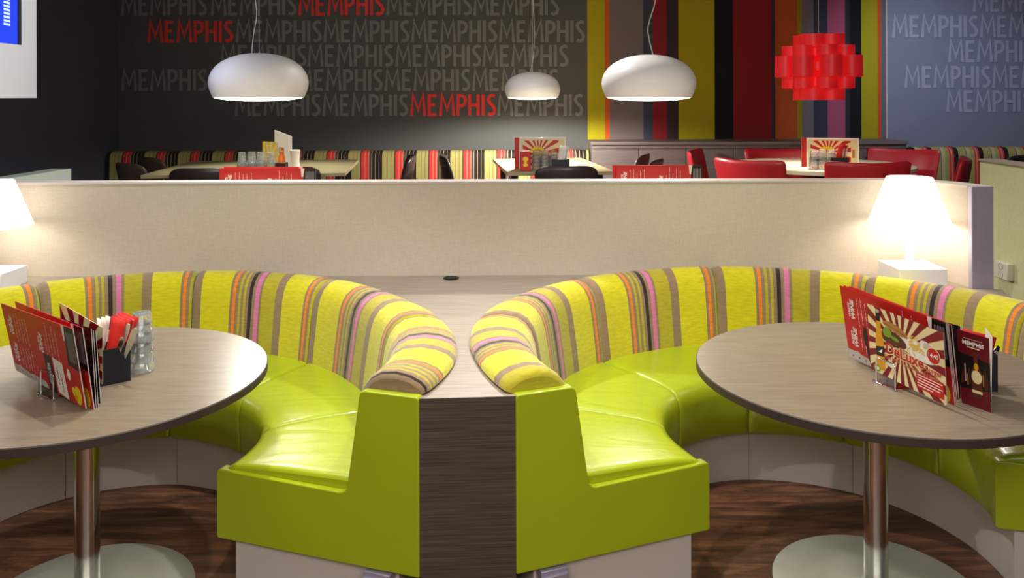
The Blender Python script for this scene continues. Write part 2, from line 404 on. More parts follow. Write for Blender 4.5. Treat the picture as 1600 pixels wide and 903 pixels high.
# small lettering with the built-in font, turned into flat mesh data in (x, y)
_dg = None
def font_polys(text, shear=0, offset=0, space=1):
    cu = bpy.data.curves.new('lettering', 'FONT'); cu.body = text; cu.size = 1; cu.shear = shear; cu.offset = offset; cu.resolution_u = 2; cu.space_character = space
    o = bpy.data.objects.new('lettering', cu); C.objects.link(o)
    dg = bpy.context.evaluated_depsgraph_get(); me = o.evaluated_get(dg).to_mesh()
    vs = [tuple(v.co[:2]) for v in me.vertices]; fs = [tuple(p.vertices) for p in me.polygons]
    o.evaluated_get(dg).to_mesh_clear(); bpy.data.objects.remove(o); bpy.data.curves.remove(cu)
    return vs, fs
class Card:
    """flat artwork laid on a quad card: (u, v) in 0..1 maps onto the quad BL BR TR TL"""
    def __init__(s, q, aspect): s.q = [Vector(p) for p in q]; s.a = aspect; s.mb = MB(); s.lv = 0; s.n = (s.q[1] - s.q[0]).cross(s.q[3] - s.q[0]).normalized(); s.flat()
    def flat(s):
        # keep the fourth corner in the plane of the other three
        s.q[2] = s.q[2] - s.n * (s.q[2] - s.q[0]).dot(s.n)
    def p(s, u, v, lv):
        q = s.q; return (q[0] * (1-u) + q[1] * u) * (1-v) + (q[3] * (1-u) + q[2] * u) * v + s.n * (.0004 + .0002 * lv)
    def poly(s, pts, mi, lv=1):
        s.mb.add([s.p(u, v, lv) for u, v in pts], [tuple(range(len(pts)))], mi)
    def rect(s, u0, v0, u1, v1, mi, lv=1): s.poly([(u0, v0), (u1, v0), (u1, v1), (u0, v1)], mi, lv)
    def ell(s, u, v, ru, rv, mi, lv=1, n=20, rot=0, a0=0, a1=2*PI):
        pts = []
        for i in range(n + (a1 - a0 < 6.2)):
            t = a0 + (a1 - a0) * i / n; x, y = ru * math.cos(t) * s.a, rv * math.sin(t)
            pts.append((u + (x * math.cos(rot) - y * math.sin(rot)) / s.a, v + x * math.sin(rot) + y * math.cos(rot)))
        s.poly(pts, mi, lv)
    def text(s, t, u, v, h, mi, rot=0, wid=None, lv=3, shear=0, offset=0, space=1):
        vs, fs = font_polys(t, shear, offset, space)
        if not vs: return
        x0 = min(a for a, b in vs); x1 = max(a for a, b in vs); y1 = max(b for a, b in vs)
        sx = sy = h / max(y1, .1)
        if wid: sx = wid * s.a / (x1 - x0) if not rot else wid / (x1 - x0)
        out = []
        for a, b in vs:
            X, Y = (a - x0) * sx, b * sy
            if rot: X, Y = -Y, X
            out.append(s.p(u + X / s.a, v + Y, lv))
        s.mb.add(out, fs, mi)
    def rays(s, cu, cv, n, mi, lv=1, box=(0, 0, 1, 1), ph=0):
        u0, v0, u1, v1 = box
        def hit(a):
            dx, dy = math.cos(a) / s.a, math.sin(a); t = 9
            if dx > 1e-6: t = min(t, (u1 - cu) / dx)
            if dx < -1e-6: t = min(t, (u0 - cu) / dx)
            if dy > 1e-6: t = min(t, (v1 - cv) / dy)
            if dy < -1e-6: t = min(t, (v0 - cv) / dy)
            return (cu + dx * t, cv + dy * t)
        for i in range(n):
            a = 2 * PI * i / n + ph; b = a + PI / n
            mid = [hit(a + (b - a) * k / 4) for k in range(5)]
            s.poly([(cu, cv)] + mid, mi, lv)
    def build(s, name, mats, parent, t=.0015, base=0):
        m = MB(); m.card(s.q, t, base, 6 if len(mats) > 6 else None)
        k = len(m.v); m.v += s.mb.v; m.f += [tuple(i + k for i in f) for f in s.mb.f]; m.m += s.mb.m
        return obj(name, m, mats, parent)

# ================================================================== THE SETTING
PF = 0.30                      # the raised floor behind the divider
YB = 8.95                      # back wall
mb = MB().box(-4.3, 6.3, -1.5, 9.1, -.1, 0); struct(obj('floor', mb, M['floor']))
mb = MB().box(-4.257, 6.2, 4.32, YB, 0.001, PF); struct(obj('floor_platform', mb, M['carpet']))
mb = MB().box(-4.3, 6.3, -1.6, 9.1, 3.15, 3.25); struct(obj('ceiling', mb, M['ceil']))
mb = MB().box(-4.4, -4.257, -1.6, 9.1, 0, 3.15); struct(obj('wall_left', mb, M['dark']))
mb = MB().box(6.2, 6.3, -1.6, 9.1, 0, 3.15); struct(obj('wall_right', mb, M['textwall2']))
mb = MB().box(-4.4, 6.3, -1.7, -1.6, 0, 3.15); struct(obj('wall_front', mb, M['plaster']))
wb = struct(obj('wall_back', MB().box(-4.4, 6.3, YB + .02, YB + .12, 0, 3.15), M['dark']))
def wx(px): return (px - 800) / F * YB
obj('wallpaper', MB().box(-4.257, wx(918), YB, YB + .02, 0, 3.15), M['textwall'], wb)
obj('wallpaper', MB().box(wx(1384), 6.2, YB, YB + .02, 0, 3.15), M['textwall2'], wb)
MUR = [(945, (156, 142, 14)), (952, (180, 78, 27)), (1005, (105, 92, 92)), (1019, (52, 57, 67)), (1040, (120, 24, 28)), (1059, (49, 36, 38)), (1115, (150, 134, 11)),
       (1145, (12, 11, 17)), (1204, (120, 19, 27)), (1211, (49, 41, 46)), (1245, (166, 73, 27)), (1252, (136, 124, 16)), (1271, (105, 96, 104)), (1292, (49, 52, 67)),
       (1320, (150, 72, 100)), (1327, (40, 38, 46)), (1345, (11, 11, 14)), (1370, (152, 140, 16)), (1376, (180, 76, 35)), (1384, (96, 94, 102))]
seq = []; p = 918
for x, c in MUR: seq.append((x - p, c)); p = x
mural = MB(); x0, x1 = wx(918), wx(1384); mural.box(x0, x1, YB - .004, YB + .02, 0, 3.15)
for i, v in enumerate(mural.v): mural.uv[i] = ((v[0] - x0) / (x1 - x0), v[2] / 3)
obj('striped_mural', mural, stripes('mural_stripes', seq, bump=.1, noise=.05), wb)
# painted words on the back wall
def wz(py): return EYE - (py - HY) / F * YB
def painted(px, base, mi, cap=33.5, wpx=137.0):
    m = MB(); cp = cap / F * YB; sx = wpx / F * YB / 4.12
    ox, oz = wx(px), wz(base + ROLL * (px + 68 - 800))
    tx = sx
    word_mesh(m, 'MEMPHIS', lambda a, b: (ox + a * tx, YB - .006, oz + b * cp), w=.145, gap=.075)
    obj('painted_word', m, M[mi], wb)
ROWS = [(24, [(190, 0), (330, 0), (467, 1), (604, 0), (740, 0)]), (66, [(231, 1), (369, 0), (506, 0), (643, 0), (780, 0)]), (104, [(345, 0), (481, 0), (618, 0), (754, 0)]),
        (142, [(190, 0), (327, 0), (464, 0), (601, 0), (738, 0)]), (181, [(367, 0), (504, 0), (641, 1), (777, 0)])]
for by, ws in ROWS:
    for px, r in ws: painted(px, by, 'lred' if r else 'lgrey')
for by, pxs in ((18, (1520,)), (58, (1394, 1531)), (97, (1481,)), (137, (1413, 1550)), (175, (1478,))):
    for px in pxs: painted(px, by, 'lgrey2')
mb = MB().box(wx(1384), wx(1384) + .012, YB - .012, YB, PF, 3.15); struct(obj('trim_1', mb, M['greyp']))

# low linen divider with a quarter-round end
WT = 1.243
def arc(cx, cy, r, a0, a1, n=14): return [(cx + r * math.cos(rad(a0 + (a1 - a0) * i / n)), cy + r * math.sin(rad(a0 + (a1 - a0) * i / n))) for i in range(n + 1)]
cx, cy = 1.88, 3.93
inner = [(-3.2, 4.22)] + arc(cx, cy, .29, 90, 0); outer = list(reversed([(-3.2, 4.32)] + arc(cx, cy, .39, 90, 0)))
dv = struct(obj('wall_divider', MB().prism(list(reversed(inner + outer)), 0, WT - .01), M['linen'], smooth=True))
inner2 = [(-3.2, 4.215)] + arc(cx, cy, .285, 90, 0); outer2 = list(reversed([(-3.2, 4.325)] + arc(cx, cy, .395, 90, 0)))
obj('capping', MB().prism(list(reversed(inner2 + outer2)), WT - .01, WT), M['panelwhite'], dv)
obj('end_plate', MB().box(2.168, 2.272, 3.90, 3.93, 0, WT), M['alu'], dv, bevel=.003)
struct(obj('wall_half_height', MB().box(-2.82, -2.70, 4.325, 5.06, PF, WT), mat('pale_grey_laminate', (158, 166, 158), .45), bevel=.003))
pr = struct(obj('wall_partition', MB().box(3.17, 3.29, 2.2, 5.6, 0, WT - .012), M['linen2']))
obj('capping', MB().box(3.163, 3.297, 2.2, 5.607, WT - .012, WT), M['counter'], pr)

# ================================================================== SOFAS, COUNTER
CL = (-1.369, 2.868); CR = (1.04, 2.925)
ZB, ZP = .22, .767
def ring(c, th, r): return (c[0] + r * math.cos(rad(th)), c[1] + r * math.sin(rad(th)))
SL = dict(c=CL, a0=198.0, a1=-18.7,
    front=[(-18.7, .41), (0, .43), (20, .46), (40, .50), (65, .56), (80, .60), (100, .66), (130, .71), (150, .71), (180, .65), (198, .60)],
    junc=[(-18.7, .885), (0, .885), (20, .89), (40, .905), (65, .965), (80, 1.005), (100, 1.05), (130, 1.08), (150, 1.07), (198, 1.05)],
    out=[(-18.7, 1.150), (-8, 1.165), (0, 1.17), (20, 1.165), (38, 1.16), (62, 1.21), (80, 1.25), (98, 1.285), (131, 1.33), (198, 1.30)],
    seams=[198, 165, 131.6, 98.5, 63, 20, -18.7])
SR = dict(c=CR, a0=201.5, a1=-14.0,
    front=[(-14, .60), (10, .61), (40, .62), (70, .62), (100, .62), (110, .61), (126, .58), (142, .54), (160, .49), (180, .44), (190, .42), (201.5, .41)],
    junc=[(-14, 1.0), (10, 1.0), (40, 1.02), (70, 1.04), (100, 1.05), (110, 1.03), (126, 1.015), (142, 1.0), (160, .96), (180, .91), (190, .89), (201.5, .865)],
    out=[(-14, 1.24), (10, 1.25), (40, 1.265), (70, 1.27), (92, 1.275), (110, 1.265), (126, 1.26), (142, 1.255), (160, 1.24), (175, 1.20), (185, 1.165), (201.5, 1.125)],
    seams=[201.5, 163, 128, 92.4, 57, 21, -14])
def sweep(S, tA, tB, section, n=26, u0=0, u1=1):
    """tA > tB: angles; section(th) -> (outline [(r, z)...], inset [(r, z)...]) closed loop; pillowed at both ends"""
    ts = [0, .006, .018, .04, .08] + [.08 + .84 * i / n for i in range(1, n)] + [.92, .96, .982, .994, 1]
    mb = MB(); P = None
    for t in ts:
        th = tA + (tB - tA) * t
        e = max(0, 1 - min(t, 1 - t) / .045); e = 1 - math.sqrt(max(0, 1 - e * e))
        o, ins = section(th); P = len(o)
        for (r, z), (r2, z2) in zip(o, ins):
            x, y = ring(S['c'], th, r + (r2 - r) * e); mb.v.append((x, y, z + (z2 - z) * e))
            mb.uv[len(mb.v) - 1] = (u0 + (u1 - u0) * t, 0)
    K = len(ts)
    for i in range(K - 1):
        for j in range(P):
            a, b = i * P + j, i * P + (j + 1) % P
            mb.f.append((a, b, b + P, a + P)); mb.m.append(0)
    mb.f.append(tuple(range(P))); mb.m.append(0); mb.f.append(tuple((K - 1) * P + j for j in reversed(range(P)))); mb.m.append(0)
    return mb
def seat_sec(S):
    def f(th):
        a, b = interp(S['front'], th), interp(S['junc'], th) + .03
        o = [(a + .015, ZB), (a + .003, ZB + .012), (a, ZB + .10), (a, .385), (a + .006, .42), (a + .022, .446), (a + .05, .460), (a + .12, .470), ((a + b) / 2, .477), (b - .08, .480), (b, .482), (b, ZB)]
        i = [(a + .022, ZB + .004), (a + .014, ZB + .02), (a + .012, ZB + .10), (a + .010, .385), (a + .015, .415), (a + .030, .438), (a + .055, .451), (a + .12, .457), ((a + b) / 2, .463), (b - .08, .466), (b, .468), (b, ZB + .004)]
        return o, i
    return f
def back_sec(S):
    def f(th):
        j, ro = interp(S['junc'], th), interp(S['out'], th)
        wdt = ro - j
        o = [(j, ZB + .01), (j, .47), (j + .012, .56), (j + .028, .66), (j + .040, .725), (j + .055, .768), (j + .08, .800), (j + .115, .820), (j + wdt * .62, .826), (j + wdt * .80, .818), (ro - .018, .803), (ro, .785), (ro + .002, .770), (ro - .015, .7625), (ro - .07, .7625), (ro - .07, ZB + .01)]
        i = [(j + .004, ZB + .01), (j + .008, .47), (j + .022, .56), (j + .038, .66), (j + .052, .72), (j + .067, .757), (j + .09, .783), (j + .12, .800), (j + wdt * .62, .805), (j + wdt * .80, .798), (ro - .028, .785), (ro - .012, .775), (ro - .010, .767), (ro - .02, .7625), (ro - .07, .7625), (ro - .07, ZB + .01)]
        return o, i
    return f
def l_panel(S, th, side, mirror=1):
    """end panel in the radial plane at angle th; side = +1 faces towards lower angle"""
    c = S['c']; ro = {-18.7: 1.145, 201.5: 1.108}.get(th, 1.13)
    ri = interp(S['front'], th) - .0
    rj = ro - .248; rt = ro - .20
    def rnd(p, q, r, k, n=5):  # rounded corner at q between p and r
        p, q, r = Vector(p), Vector(q), Vector(r); a = q + (p - q).normalized() * k; b = q + (r - q).normalized() * k
        return [tuple((a * (1-t)**2 + q * 2*t*(1-t) + b * t*t)) for t in [i / n for i in range(n + 1)]]
    pts = [(ro, ZB), (ro, ZP), (rt, ZP), (rj, .440), (ri, .448), (ri, ZB)]
    rr = [.006, .012, .02, .03, .018, .012]; out = []
    for i in range(6): out += rnd(pts[i - 1], pts[i], pts[(i + 1) % 6], rr[i])
    rd = Vector((math.cos(rad(th)), math.sin(rad(th)), 0)); nrm = Vector((-rd.y, rd.x, 0)) * side
    cc = Vector((c[0], c[1], 0))
    f = [cc + rd * r + Vector((0, 0, z)) + nrm * .004 for r, z in out]; b = [p - nrm * .040 for p in f]
    n = len(f); mb = MB(); mb.add(f + b, [tuple(range(n)), tuple(reversed(range(n, 2 * n)))] + [(i, n + i, n + (i + 1) % n, (i + 1) % n) for i in range(n)])
    return mb
def make_sofa(name, label, S, brk):
    t = thing(name, label, 'sofa', (S['c'][0], S['c'][1], 0), 'curved green booths')
    sm = S['seams']
    for i in range(6):
        A, B = sm[i], sm[i + 1]
        A2 = A - (1.3 if i == 0 else .12); B2 = B + (1.3 if i == 5 else .12)
        fixn(obj('seat_cushion', sweep(S, A2, B2, seat_sec(S)), M['leather'], t, smooth=True, angle=50))
        fixn(obj('back_cushion', sweep(S, A2, B2, back_sec(S), u0=(0.001 if (S is SR and i == 0) else W0 / WT_), u1=(.999 if (S is SL and i == 5) else (W0 + W1) / WT_)), M['stripe'], t, smooth=True, angle=50))
    for k, (th, sd) in enumerate(((sm[0], 1), (sm[-1], -1))):
        fixn(obj('end_panel', l_panel(S, th, sd), M['panel_leather'], t, bevel=.006, seg=3))
    js = [sm[0] - 1.6, sm[2] - 1, sm[3] - 1.5, sm[4] - 2, sm[-1] + 1.6]
    for i in range(4):
        A, B = js[i] - .08, js[i + 1] + .08; n = 16; mb = MB(); inn, out = [], []
        for k in range(n + 1):
            th = A + (B - A) * k / n
            inn.append(ring(S['c'], th, interp(S['front'], th) + .062)); out.append(ring(S['c'], th, interp(S['out'], th) - .09))
        mb.prism(inn + list(reversed(out)), 0, ZB + .003)
        fixn(obj('plinth', mb, M['panelwhite'], t, smooth=True, angle=30))
    for th, sd, s in brk:
        rd = Vector((math.cos(rad(th)), math.sin(rad(th)), 0)); nr = Vector((-rd.y, rd.x, 0)) * sd
        cc = Vector((S['c'][0], S['c'][1], 0)); mb = MB()
        for (z0, z1, d) in ((.196, .214, .012), (.176, .199, .020), (.150, .180, .008)):
            q = [cc + rd * (s + e) + nr * f for e in (-.045, .045) for f in (-.03, d)]
            mb.prism([(q[0].x, q[0].y), (q[1].x, q[1].y), (q[3].x, q[3].y), (q[2].x, q[2].y)], z0, z1)
        fixn(obj('bracket', mb, M['alu'], t, bevel=.002))
    return t
make_sofa('booth_sofa', 'curved green leather booth around the left round table with the stacked tumblers', SL, [(-18.7, -1, 1.005)])
make_sofa('booth_sofa', 'curved green leather booth around the right round table with the burger card', SR, [(201.5, 1, .985)])

# counter that fills the space between the booths and the divider
rightarc = [ring(CR, th, interp(SR['out'], th) - .035) for th in [201.5 - 215.5 * i / 50 for i in range(51)]]
leftarc = [ring(CL, th, interp(SL['out'], th) - .035) for th in [198 - 216.7 * i / 50 for i in range(51)]]
pf0, pf1 = (-.2835, 2.503), (.0085, 2.522)
pl = [pf0, pf1] + rightarc[1:] + [ring(CR, th, 1.36) for th in (-14, 0, 15, 30)] + [(2.30, 3.89), (2.165, 3.895), (2.165, 3.93)] + arc(cx, cy, .287, 2, 90)[1:] + [(-3.1, 4.218), (-3.1, 2.5)] + leftarc[:-1]
ct = thing('counter', 'grey oak laminate counter between the two green booths under the divider', 'counter', (-.14, 2.51, 0))
fixn(obj('counter_body', MB().prism(pl, 0, .735), M['counterf'], ct))
topm = MB().prism(pl, .735, .762); topm.m = [1, 0] + [1] * (len(topm.m) - 2)
fixn(obj('counter_top', topm, [M['counter'], M['counterf']], ct))
g = atz(705, 434.5, .765)
gm = MB().lathe([(0, .764), (.038, .764), (.040, .768), (.030, .771), (.026, .767), (0, .767)], (g.x, g.y), 24)
tag(obj('cable_grommet', gm, M['blackmetal'], smooth=True), 'round black cable grommet in the counter near the divider', 'grommet')

# ================================================================== FRONT TABLES
def round_table(px, c, label):
    t = thing('round_table', label, 'table', (c[0], c[1], 0), 'round booth tables'); R = .58
    top = MB().lathe([(0, .721), (R - .006, .721), (R, .724), (R, .747), (R - .003, .75)], c, 128)
    top.m = [1] * len(top.m)
    k = len(top.v); n = 128
    top.v += [(c[0] + (R - .003) * math.cos(2*PI*i/n), c[1] + (R - .003) * math.sin(2*PI*i/n), .75) for i in range(n)]
    top.f.append(tuple(range(k, k + n))); top.m.append(0)
    obj('table_top', top, [M['table'], M['tabedge']], t, smooth=True, angle=30)
    obj('column', MB().lathe([(.0395, .010), (.0395, .721)], (c[0] + px, c[1]), 40), M['chrome'], t, smooth=True)
    col = MB().lathe([(0, .0), (.330, .0), (.336, .003), (.336, .008), (.30, .015), (.15, .020), (.06, .022), (.047, .026), (.045, .032), (.040, .034)], (c[0] + px, c[1]), 72)
    obj('base', col, M['steel'], t, smooth=True)
TL = (-1.422, 2.757); TR = (1.215, 2.803)
round_table(.0, TL, 'round brown laminate table holding the black cutlery box and stacked tumblers')
round_table(.015, TR, 'round brown laminate table holding the burger menu card')

# ------------------------------------------------------------------ menus and things on the front tables
INK = dict(red=0, dred=1, ink=2, paper=3, cream=4, yel=5, grey=6, beer=7, bun=8, meat=9, let=10, fries=11, maroon=12)
ART = [M['menured'], M['menudark'], M['ink'], M['paper'], M['creamp'], M['yell'], M['greyp'], M['beer'], M['bun'], M['meat'], M['lettuce'], M['fries'], M['maroon']]
def wine_menu(q, full=True):
    c = Card(q, 1.85); rnd = random.Random(3)
    def block(u, v, wd):
        c.text(wd, u, v, .042, 3, rot=1, wid=.20, shear=.15, offset=.03); c.text('WINE', u + .042, v - .02, .068, 3, rot=1, wid=.28, shear=.2, offset=.035)
    block(.085, .60, 'WHITE'); block(.085, .21, 'RED')
    if full: block(.50, .52, 'BLUSH')
    cols = [(.165, .50, .90), (.205, .55, .92), (.245, .52, .86), (.285, .52, .87), (.33, .50, .9), (.165, .16, .46), (.205, .14, .44), (.255, .12, .43), (.295, .14, .46), (.335, .12, .44), (.385, .10, .26),
            (.585, .50, .78), (.62, .55, .95), (.66, .50, .82), (.70, .55, .93), (.745, .46, .88)]
    for u, v0, v1 in cols:
        v = v0
        while v < v1:
            l = rnd.uniform(.02, .07); c.rect(u, v, u + .004, min(v1, v + l), 3, 2); v += l + .012
    pts = [(0, 0), (.50, 0), (.50, .03)]; 
    for k in range(14): pts.append((.48 - .034 * k, .06 + .05 * rnd.random() + (.03 if k > 8 else 0)))
    pts += [(0, .12)]; c.poly(pts, 6, 1)
    for k in range(6): c.ell(.05 + .07 * k, .04 + .02 * rnd.random(), .006, .015, 2, 2, 8)
    c.poly([(.86, .50), (1, .46), (1, 1), (.885, 1)], 2, 1)
    for k in range(7): c.rect(.90 + .013 * k, .55, .903 + .013 * k, .93, 6, 2)
    c.poly([(.855, .80), (.87, .80), (.885, 1), (.845, 1)], 3, 2)
    c.ell(.93, .13, .045, .12, 5, 2); c.ell(.875, .16, .02, .06, 5, 2); c.ell(.90, .10, .02, .05, 5, 2)
    return c
def menu_extras(c):
    c.poly([(.53, 0), (.63, 0), (.62, .50), (.52, .50)], 2, 3)
    c.text('POWER', .595, .10, .07, 3, rot=1, wid=.30, lv=5, offset=.02)
    c.text('DRINK', .555, .14, .03, 6, rot=1, wid=.2, lv=5)
    c.poly([(.655, .04), (.79, .0), (.775, .47), (.645, .50)], 3, 3)
    c.text('FUNKY', .70, .16, .035, 2, rot=1, wid=.24, lv=5, offset=.02); c.text('CANDY', .745, .07, .04, 0, rot=1, wid=.26, lv=5, offset=.02)
    c.ell(.845, .36, .022, .075, 3, 3)
def quad(bl, br, tr, tl, yl, yr, dy=0):
    return [at(*bl, yl + dy), at(*br, yr + dy), at(*tr, yr + dy), at(*tl, yl + dy)]
def menu_holder(name, label, pc, d, z, w=.085, h=.07, dep=.05, fb=.012):
    """bent wire and plate holder; d = unit direction along the menus"""
    n = Vector((d.y, -d.x, 0)); t = thing(name, label, 'menu holder', (pc.x, pc.y, z), 'chrome menu holders')
    def P(a, b, zz): return pc + d * a + n * b + Vector((0, 0, zz - pc.z))
    mb = MB(); q = [P(-w/2, -dep, 0), P(w/2, -dep, 0), P(w/2, fb + .010, 0), P(-w/2, fb + .010, 0)]
    mb.prism([(p.x, p.y) for p in q], z, z + .005); fixn(obj('plate', mb, M['chrome'], t, bevel=.001))
    for b in (fb, -dep + .006):
        pts = [P(-w/2 + .01, b, z + .003)] + [P(-w/2 + .01, b, z + h * .8)] + [P(-w/2 + .01 + .012 * (1 - math.cos(k * PI / 8)), b, z + h * .8 + .012 * math.sin(k * PI / 8)) for k in range(1, 5)]
        pts += [P(w/2 - .022 + .012 * math.sin(k * PI / 8), b, z + h * .8 + .012 * math.cos(k * PI / 8)) for k in range(0, 5)] + [P(w/2 - .01, b, z + .003)]
        obj('wire_loop', MB().tube(pts, .0026, 8), M['chrome'], t, smooth=True)
# left table: wine menus
yl, yr = 2.70, 2.437
q = quad((25, 578), (134, 639), (127, 509), (1, 474), yl, yr)
c = wine_menu(q); menu_extras(c)
tag(c.build('menu', ART, None, .003, 0), 'red wine menu with a white label, front one of the stack beside the black box', 'menu', 'menus in the left holder')
offs = [((147, 643), (144, 506), (23, 471), .030), ]
q = quad((46, 580), (147, 642), (144, 507), (23, 471), yl + .01, yr, .018)
c = wine_menu(q); tag(c.build('menu', ART, None, .003, 0), 'second red wine menu, its red top showing above the front one', 'menu', 'menus in the left holder')
for k, (bx, by, tx, ty) in enumerate([(150, 640, 148, 512), (153, 636, 150, 515), (157, 631, 152, 518)]):
    q = quad((60, 582), (bx, by), (tx, ty), (52, 484), yl + .02, yr, .030 + .010 * k)
    c = Card(q, 1.8); c.rect(.85, 0, 1, .5, 2, 1)
    lab = ['black edged menu wedged behind the second wine menu', 'grey edged menu in the middle of the stack beside the black box', 'rearmost thin menu leaning towards the black box'][k]
    tag(c.build('menu', ART, None, .002, 2), lab, 'menu', 'menus in the left holder')
q = [at(100, 575, 2.64), at(160, 600, 2.56), at(156, 513, 2.56), at(93, 473, 2.66)]
c = Card(q, 1.1); c.rays(.45, .35, 14, 1, 1); c.ell(.75, .35, .2, .28, 0, 2); c.ell(.75, .35, .15, .21, 4, 3)
tag(c.build('burger_card', ART, None, .002, 4), 'cream and maroon sunburst card behind the wine menus', 'card')
pm = (atz(25, 590, .75) + atz(134, 640, .75)) / 2; dl = (at(134, 639, yr) - at(25, 578, yl)); dl.z = 0; dl.normalize()
hp = atz(80, 618, .7505)
menu_holder('menu_holder', 'small chrome wire holder gripping the wine menus', hp, dl, .7505, .10, .085, .06)
# cutlery box
b0, b1 = atz(153, 605, .7505), atz(204, 594.6, .7505); d = (b1 - b0); d.z = 0; bw = d.length; d.normalize(); n = Vector((-d.y, d.x, 0))
bx = thing('cutlery_box', 'black open box full of red napkins and cutlery beside the wine menus', 'box', (b0.x, b0.y, .7505)); BH = .114
def bprism(a0, a1, c0, c1, z0, z1, base=b0, dd=d, nn=n):
    q = [base + dd * a0 + nn * c0, base + dd * a1 + nn * c0, base + dd * a1 + nn * c1, base + dd * a0 + nn * c1]
    return MB().prism([(p.x, p.y) for p in q], z0, z1)
def open_box(t, base, dd, nn, w_, dp, z, h, m_):
    mb = MB()
    for a0, a1, c0, c1, z0, z1 in ((0, w_, 0, .004, z, z + h), (0, w_, dp - .004, dp, z, z + h), (0, .004, .004, dp - .004, z, z + h), (w_ - .004, w_, .004, dp - .004, z, z + h), (.004, w_ - .004, .004, dp - .004, z, z + .004)):
        q = [base + dd * a0 + nn * c0, base + dd * a1 + nn * c0, base + dd * a1 + nn * c1, base + dd * a0 + nn * c1]
        mb.prism([(p.x, p.y) for p in q], z0, z1)
    return fixn(obj('box_body', mb, m_, t))
open_box(bx, b0, d, n, bw, .10, .7505, BH, M['blackbox'])
def in_box(a, b, z): return b0 + d * a + n * b + Vector((0, 0, z - b0.z))
def sheet(name, label, pts, m_, t=.0025, group='napkins in the black box', bend=0, cat='napkin'):
    """a folded sheet: bottom a->b, top c->d with slight curl"""
    A, B, Cc, D = [Vector(p) for p in pts]; mb = MB(); n_ = 8; nn = (B - A).cross(D - A).normalized()
    vs = []
    for i in range(n_ + 1):
        v = i / n_; off = nn * bend * v * v
        vs += [A * (1 - v) + D * v + off, B * (1 - v) + Cc * v + off]
    mb.add(vs, [(2*i, 2*i+1, 2*i+3, 2*i+2) for i in range(n_)])
    o = obj(name, mb, m_, solid=t, smooth=True, angle=80); return tag(o, label, cat, group)
for k in range(3):
    sheet('napkin', ['folded white napkin at the left of the black box', 'folded white napkin squeezed against the red napkins', 'white napkin behind the left edge of the black box'][k],
          [in_box(.008 + .006*k, .02 + .024*k, .757), in_box(.012 + .006*k, .04 + .024*k, .757), at(158 + 7*k, 499 - 2*k, 2.70 + .03*k), at(152 + 7*k, 497 - 2*k, 2.67 + .03*k)], M['paper'], .004)
for k in range(4):
    sheet('napkin', ['red paper napkin standing tallest, nearest the white napkins', 'red paper napkin just right of the tallest one', 'red paper napkin third from the white napkins', 'red paper napkin folded towards the tumblers'][k],
          [in_box(.016 + .003*k, .022 + .018*k, .757), in_box(.060 + .005*k, .022 + .018*k, .757), at(196 + 7*k, 503 - 2*k, 2.72 + .02*k), at(174 + 5*k, 493 - 2*k, 2.70 + .02*k)], M['napred'], .006, bend=.004)
def flatbar(name, label, p0, p1, w0, w1, m_, group, cat, th=.0022):
    p0, p1 = Vector(p0), Vector(p1); a = (p1 - p0).normalized(); s = a.cross(Vector((0, -1, 0))).normalized(); k = Vector((0, -1, 0)).cross(s)
    nn = a.cross(s).normalized(); mb = MB(); vs = []
    prof = [(0, w0 * .5), (.1, w0 * .8), (.45, w0), (.7, w1), (.93, w1), (1, w1 * .55)]
    for t, ww in prof: pp = p0 * (1 - t) + p1 * t; vs += [pp + s * ww / 2 + nn * th / 2, pp - s * ww / 2 + nn * th / 2, pp - s * ww / 2 - nn * th / 2, pp + s * ww / 2 - nn * th / 2]
    fs = [(0, 1, 2, 3), tuple(4 * 5 + q for q in (3, 2, 1, 0))]
    for i in range(5):
        for q in range(4): fs.append((4*i + q, 4*i + (q+1) % 4, 4*i + 4 + (q+1) % 4, 4*i + 4 + q))
    mb.add(vs, fs); return tag(fixn(obj(name, mb, m_, bevel=.0006)), label, cat, group)
flatbar('table_knife', 'steel knife handle leaning out of the black box towards the tumblers', in_box(.062, .03, .757), at(212, 513, 2.68), .009, .020, M['steel'], 'cutlery in the black box', 'knife')
flatbar('table_knife', 'short steel knife handle just above the black box rim', in_box(.055, .05, .757), at(191, 527, 2.67), .008, .016, M['chrome'], 'cutlery in the black box', 'knife')
flatbar('table_fork', 'dark steel fork handle against the red napkins', in_box(.055, .065, .757), at(201, 506, 2.72), .008, .018, M['steel'], 'cutlery in the black box', 'fork')
flatbar('table_fork', 'bright steel fork handle highest beside the red napkins', in_box(.065, .08, .757), at(207, 499, 2.75), .008, .016, M['chrome'], 'cutlery in the black box', 'fork')
# tumblers
def tumbler_mesh(h=.098, rb=.026, rt=.039, n=32):
    """an upside-down faceted tumbler: mouth on z = 0"""
    def wob(a, z): return 1 + .02 * abs(math.sin(a * 6)) * (1 if z > .012 and z < h - .002 else 0)
    return MB().lathe([(rt, 0), (rt + .001, .003), (rt - .002, h * .32), (rt - .006, h * .36), (rb + .003, h - .008), (rb, h - .001), (rb - .004, h), (0, h - .001), (0, h - .010), (rb - .005, h - .010), (rb - .002, h - .018), (rt - .009, h * .36), (rt - .005, h * .31), (rt - .003, .003)], n=n, closed=True, wob=wob)
tg = fixn(obj('tumbler', tumbler_mesh(), M['glass'], smooth=True, angle=60)); tg.location = (0, 0, 0)
def place_tumbler(x, y, z, label, group, first=[True], rz=None, s=1):
    o = tg if first[0] else tg.copy()
    if not first[0]: C.objects.link(o)
    first[0] = False; o.location = (x, y, z); o.rotation_euler = (0, 0, rz if rz is not None else random.uniform(0, 3)); o.scale = (s, s, s)
    return tag(o, label, 'glass', group)
gp = atz(222, 579, .75)
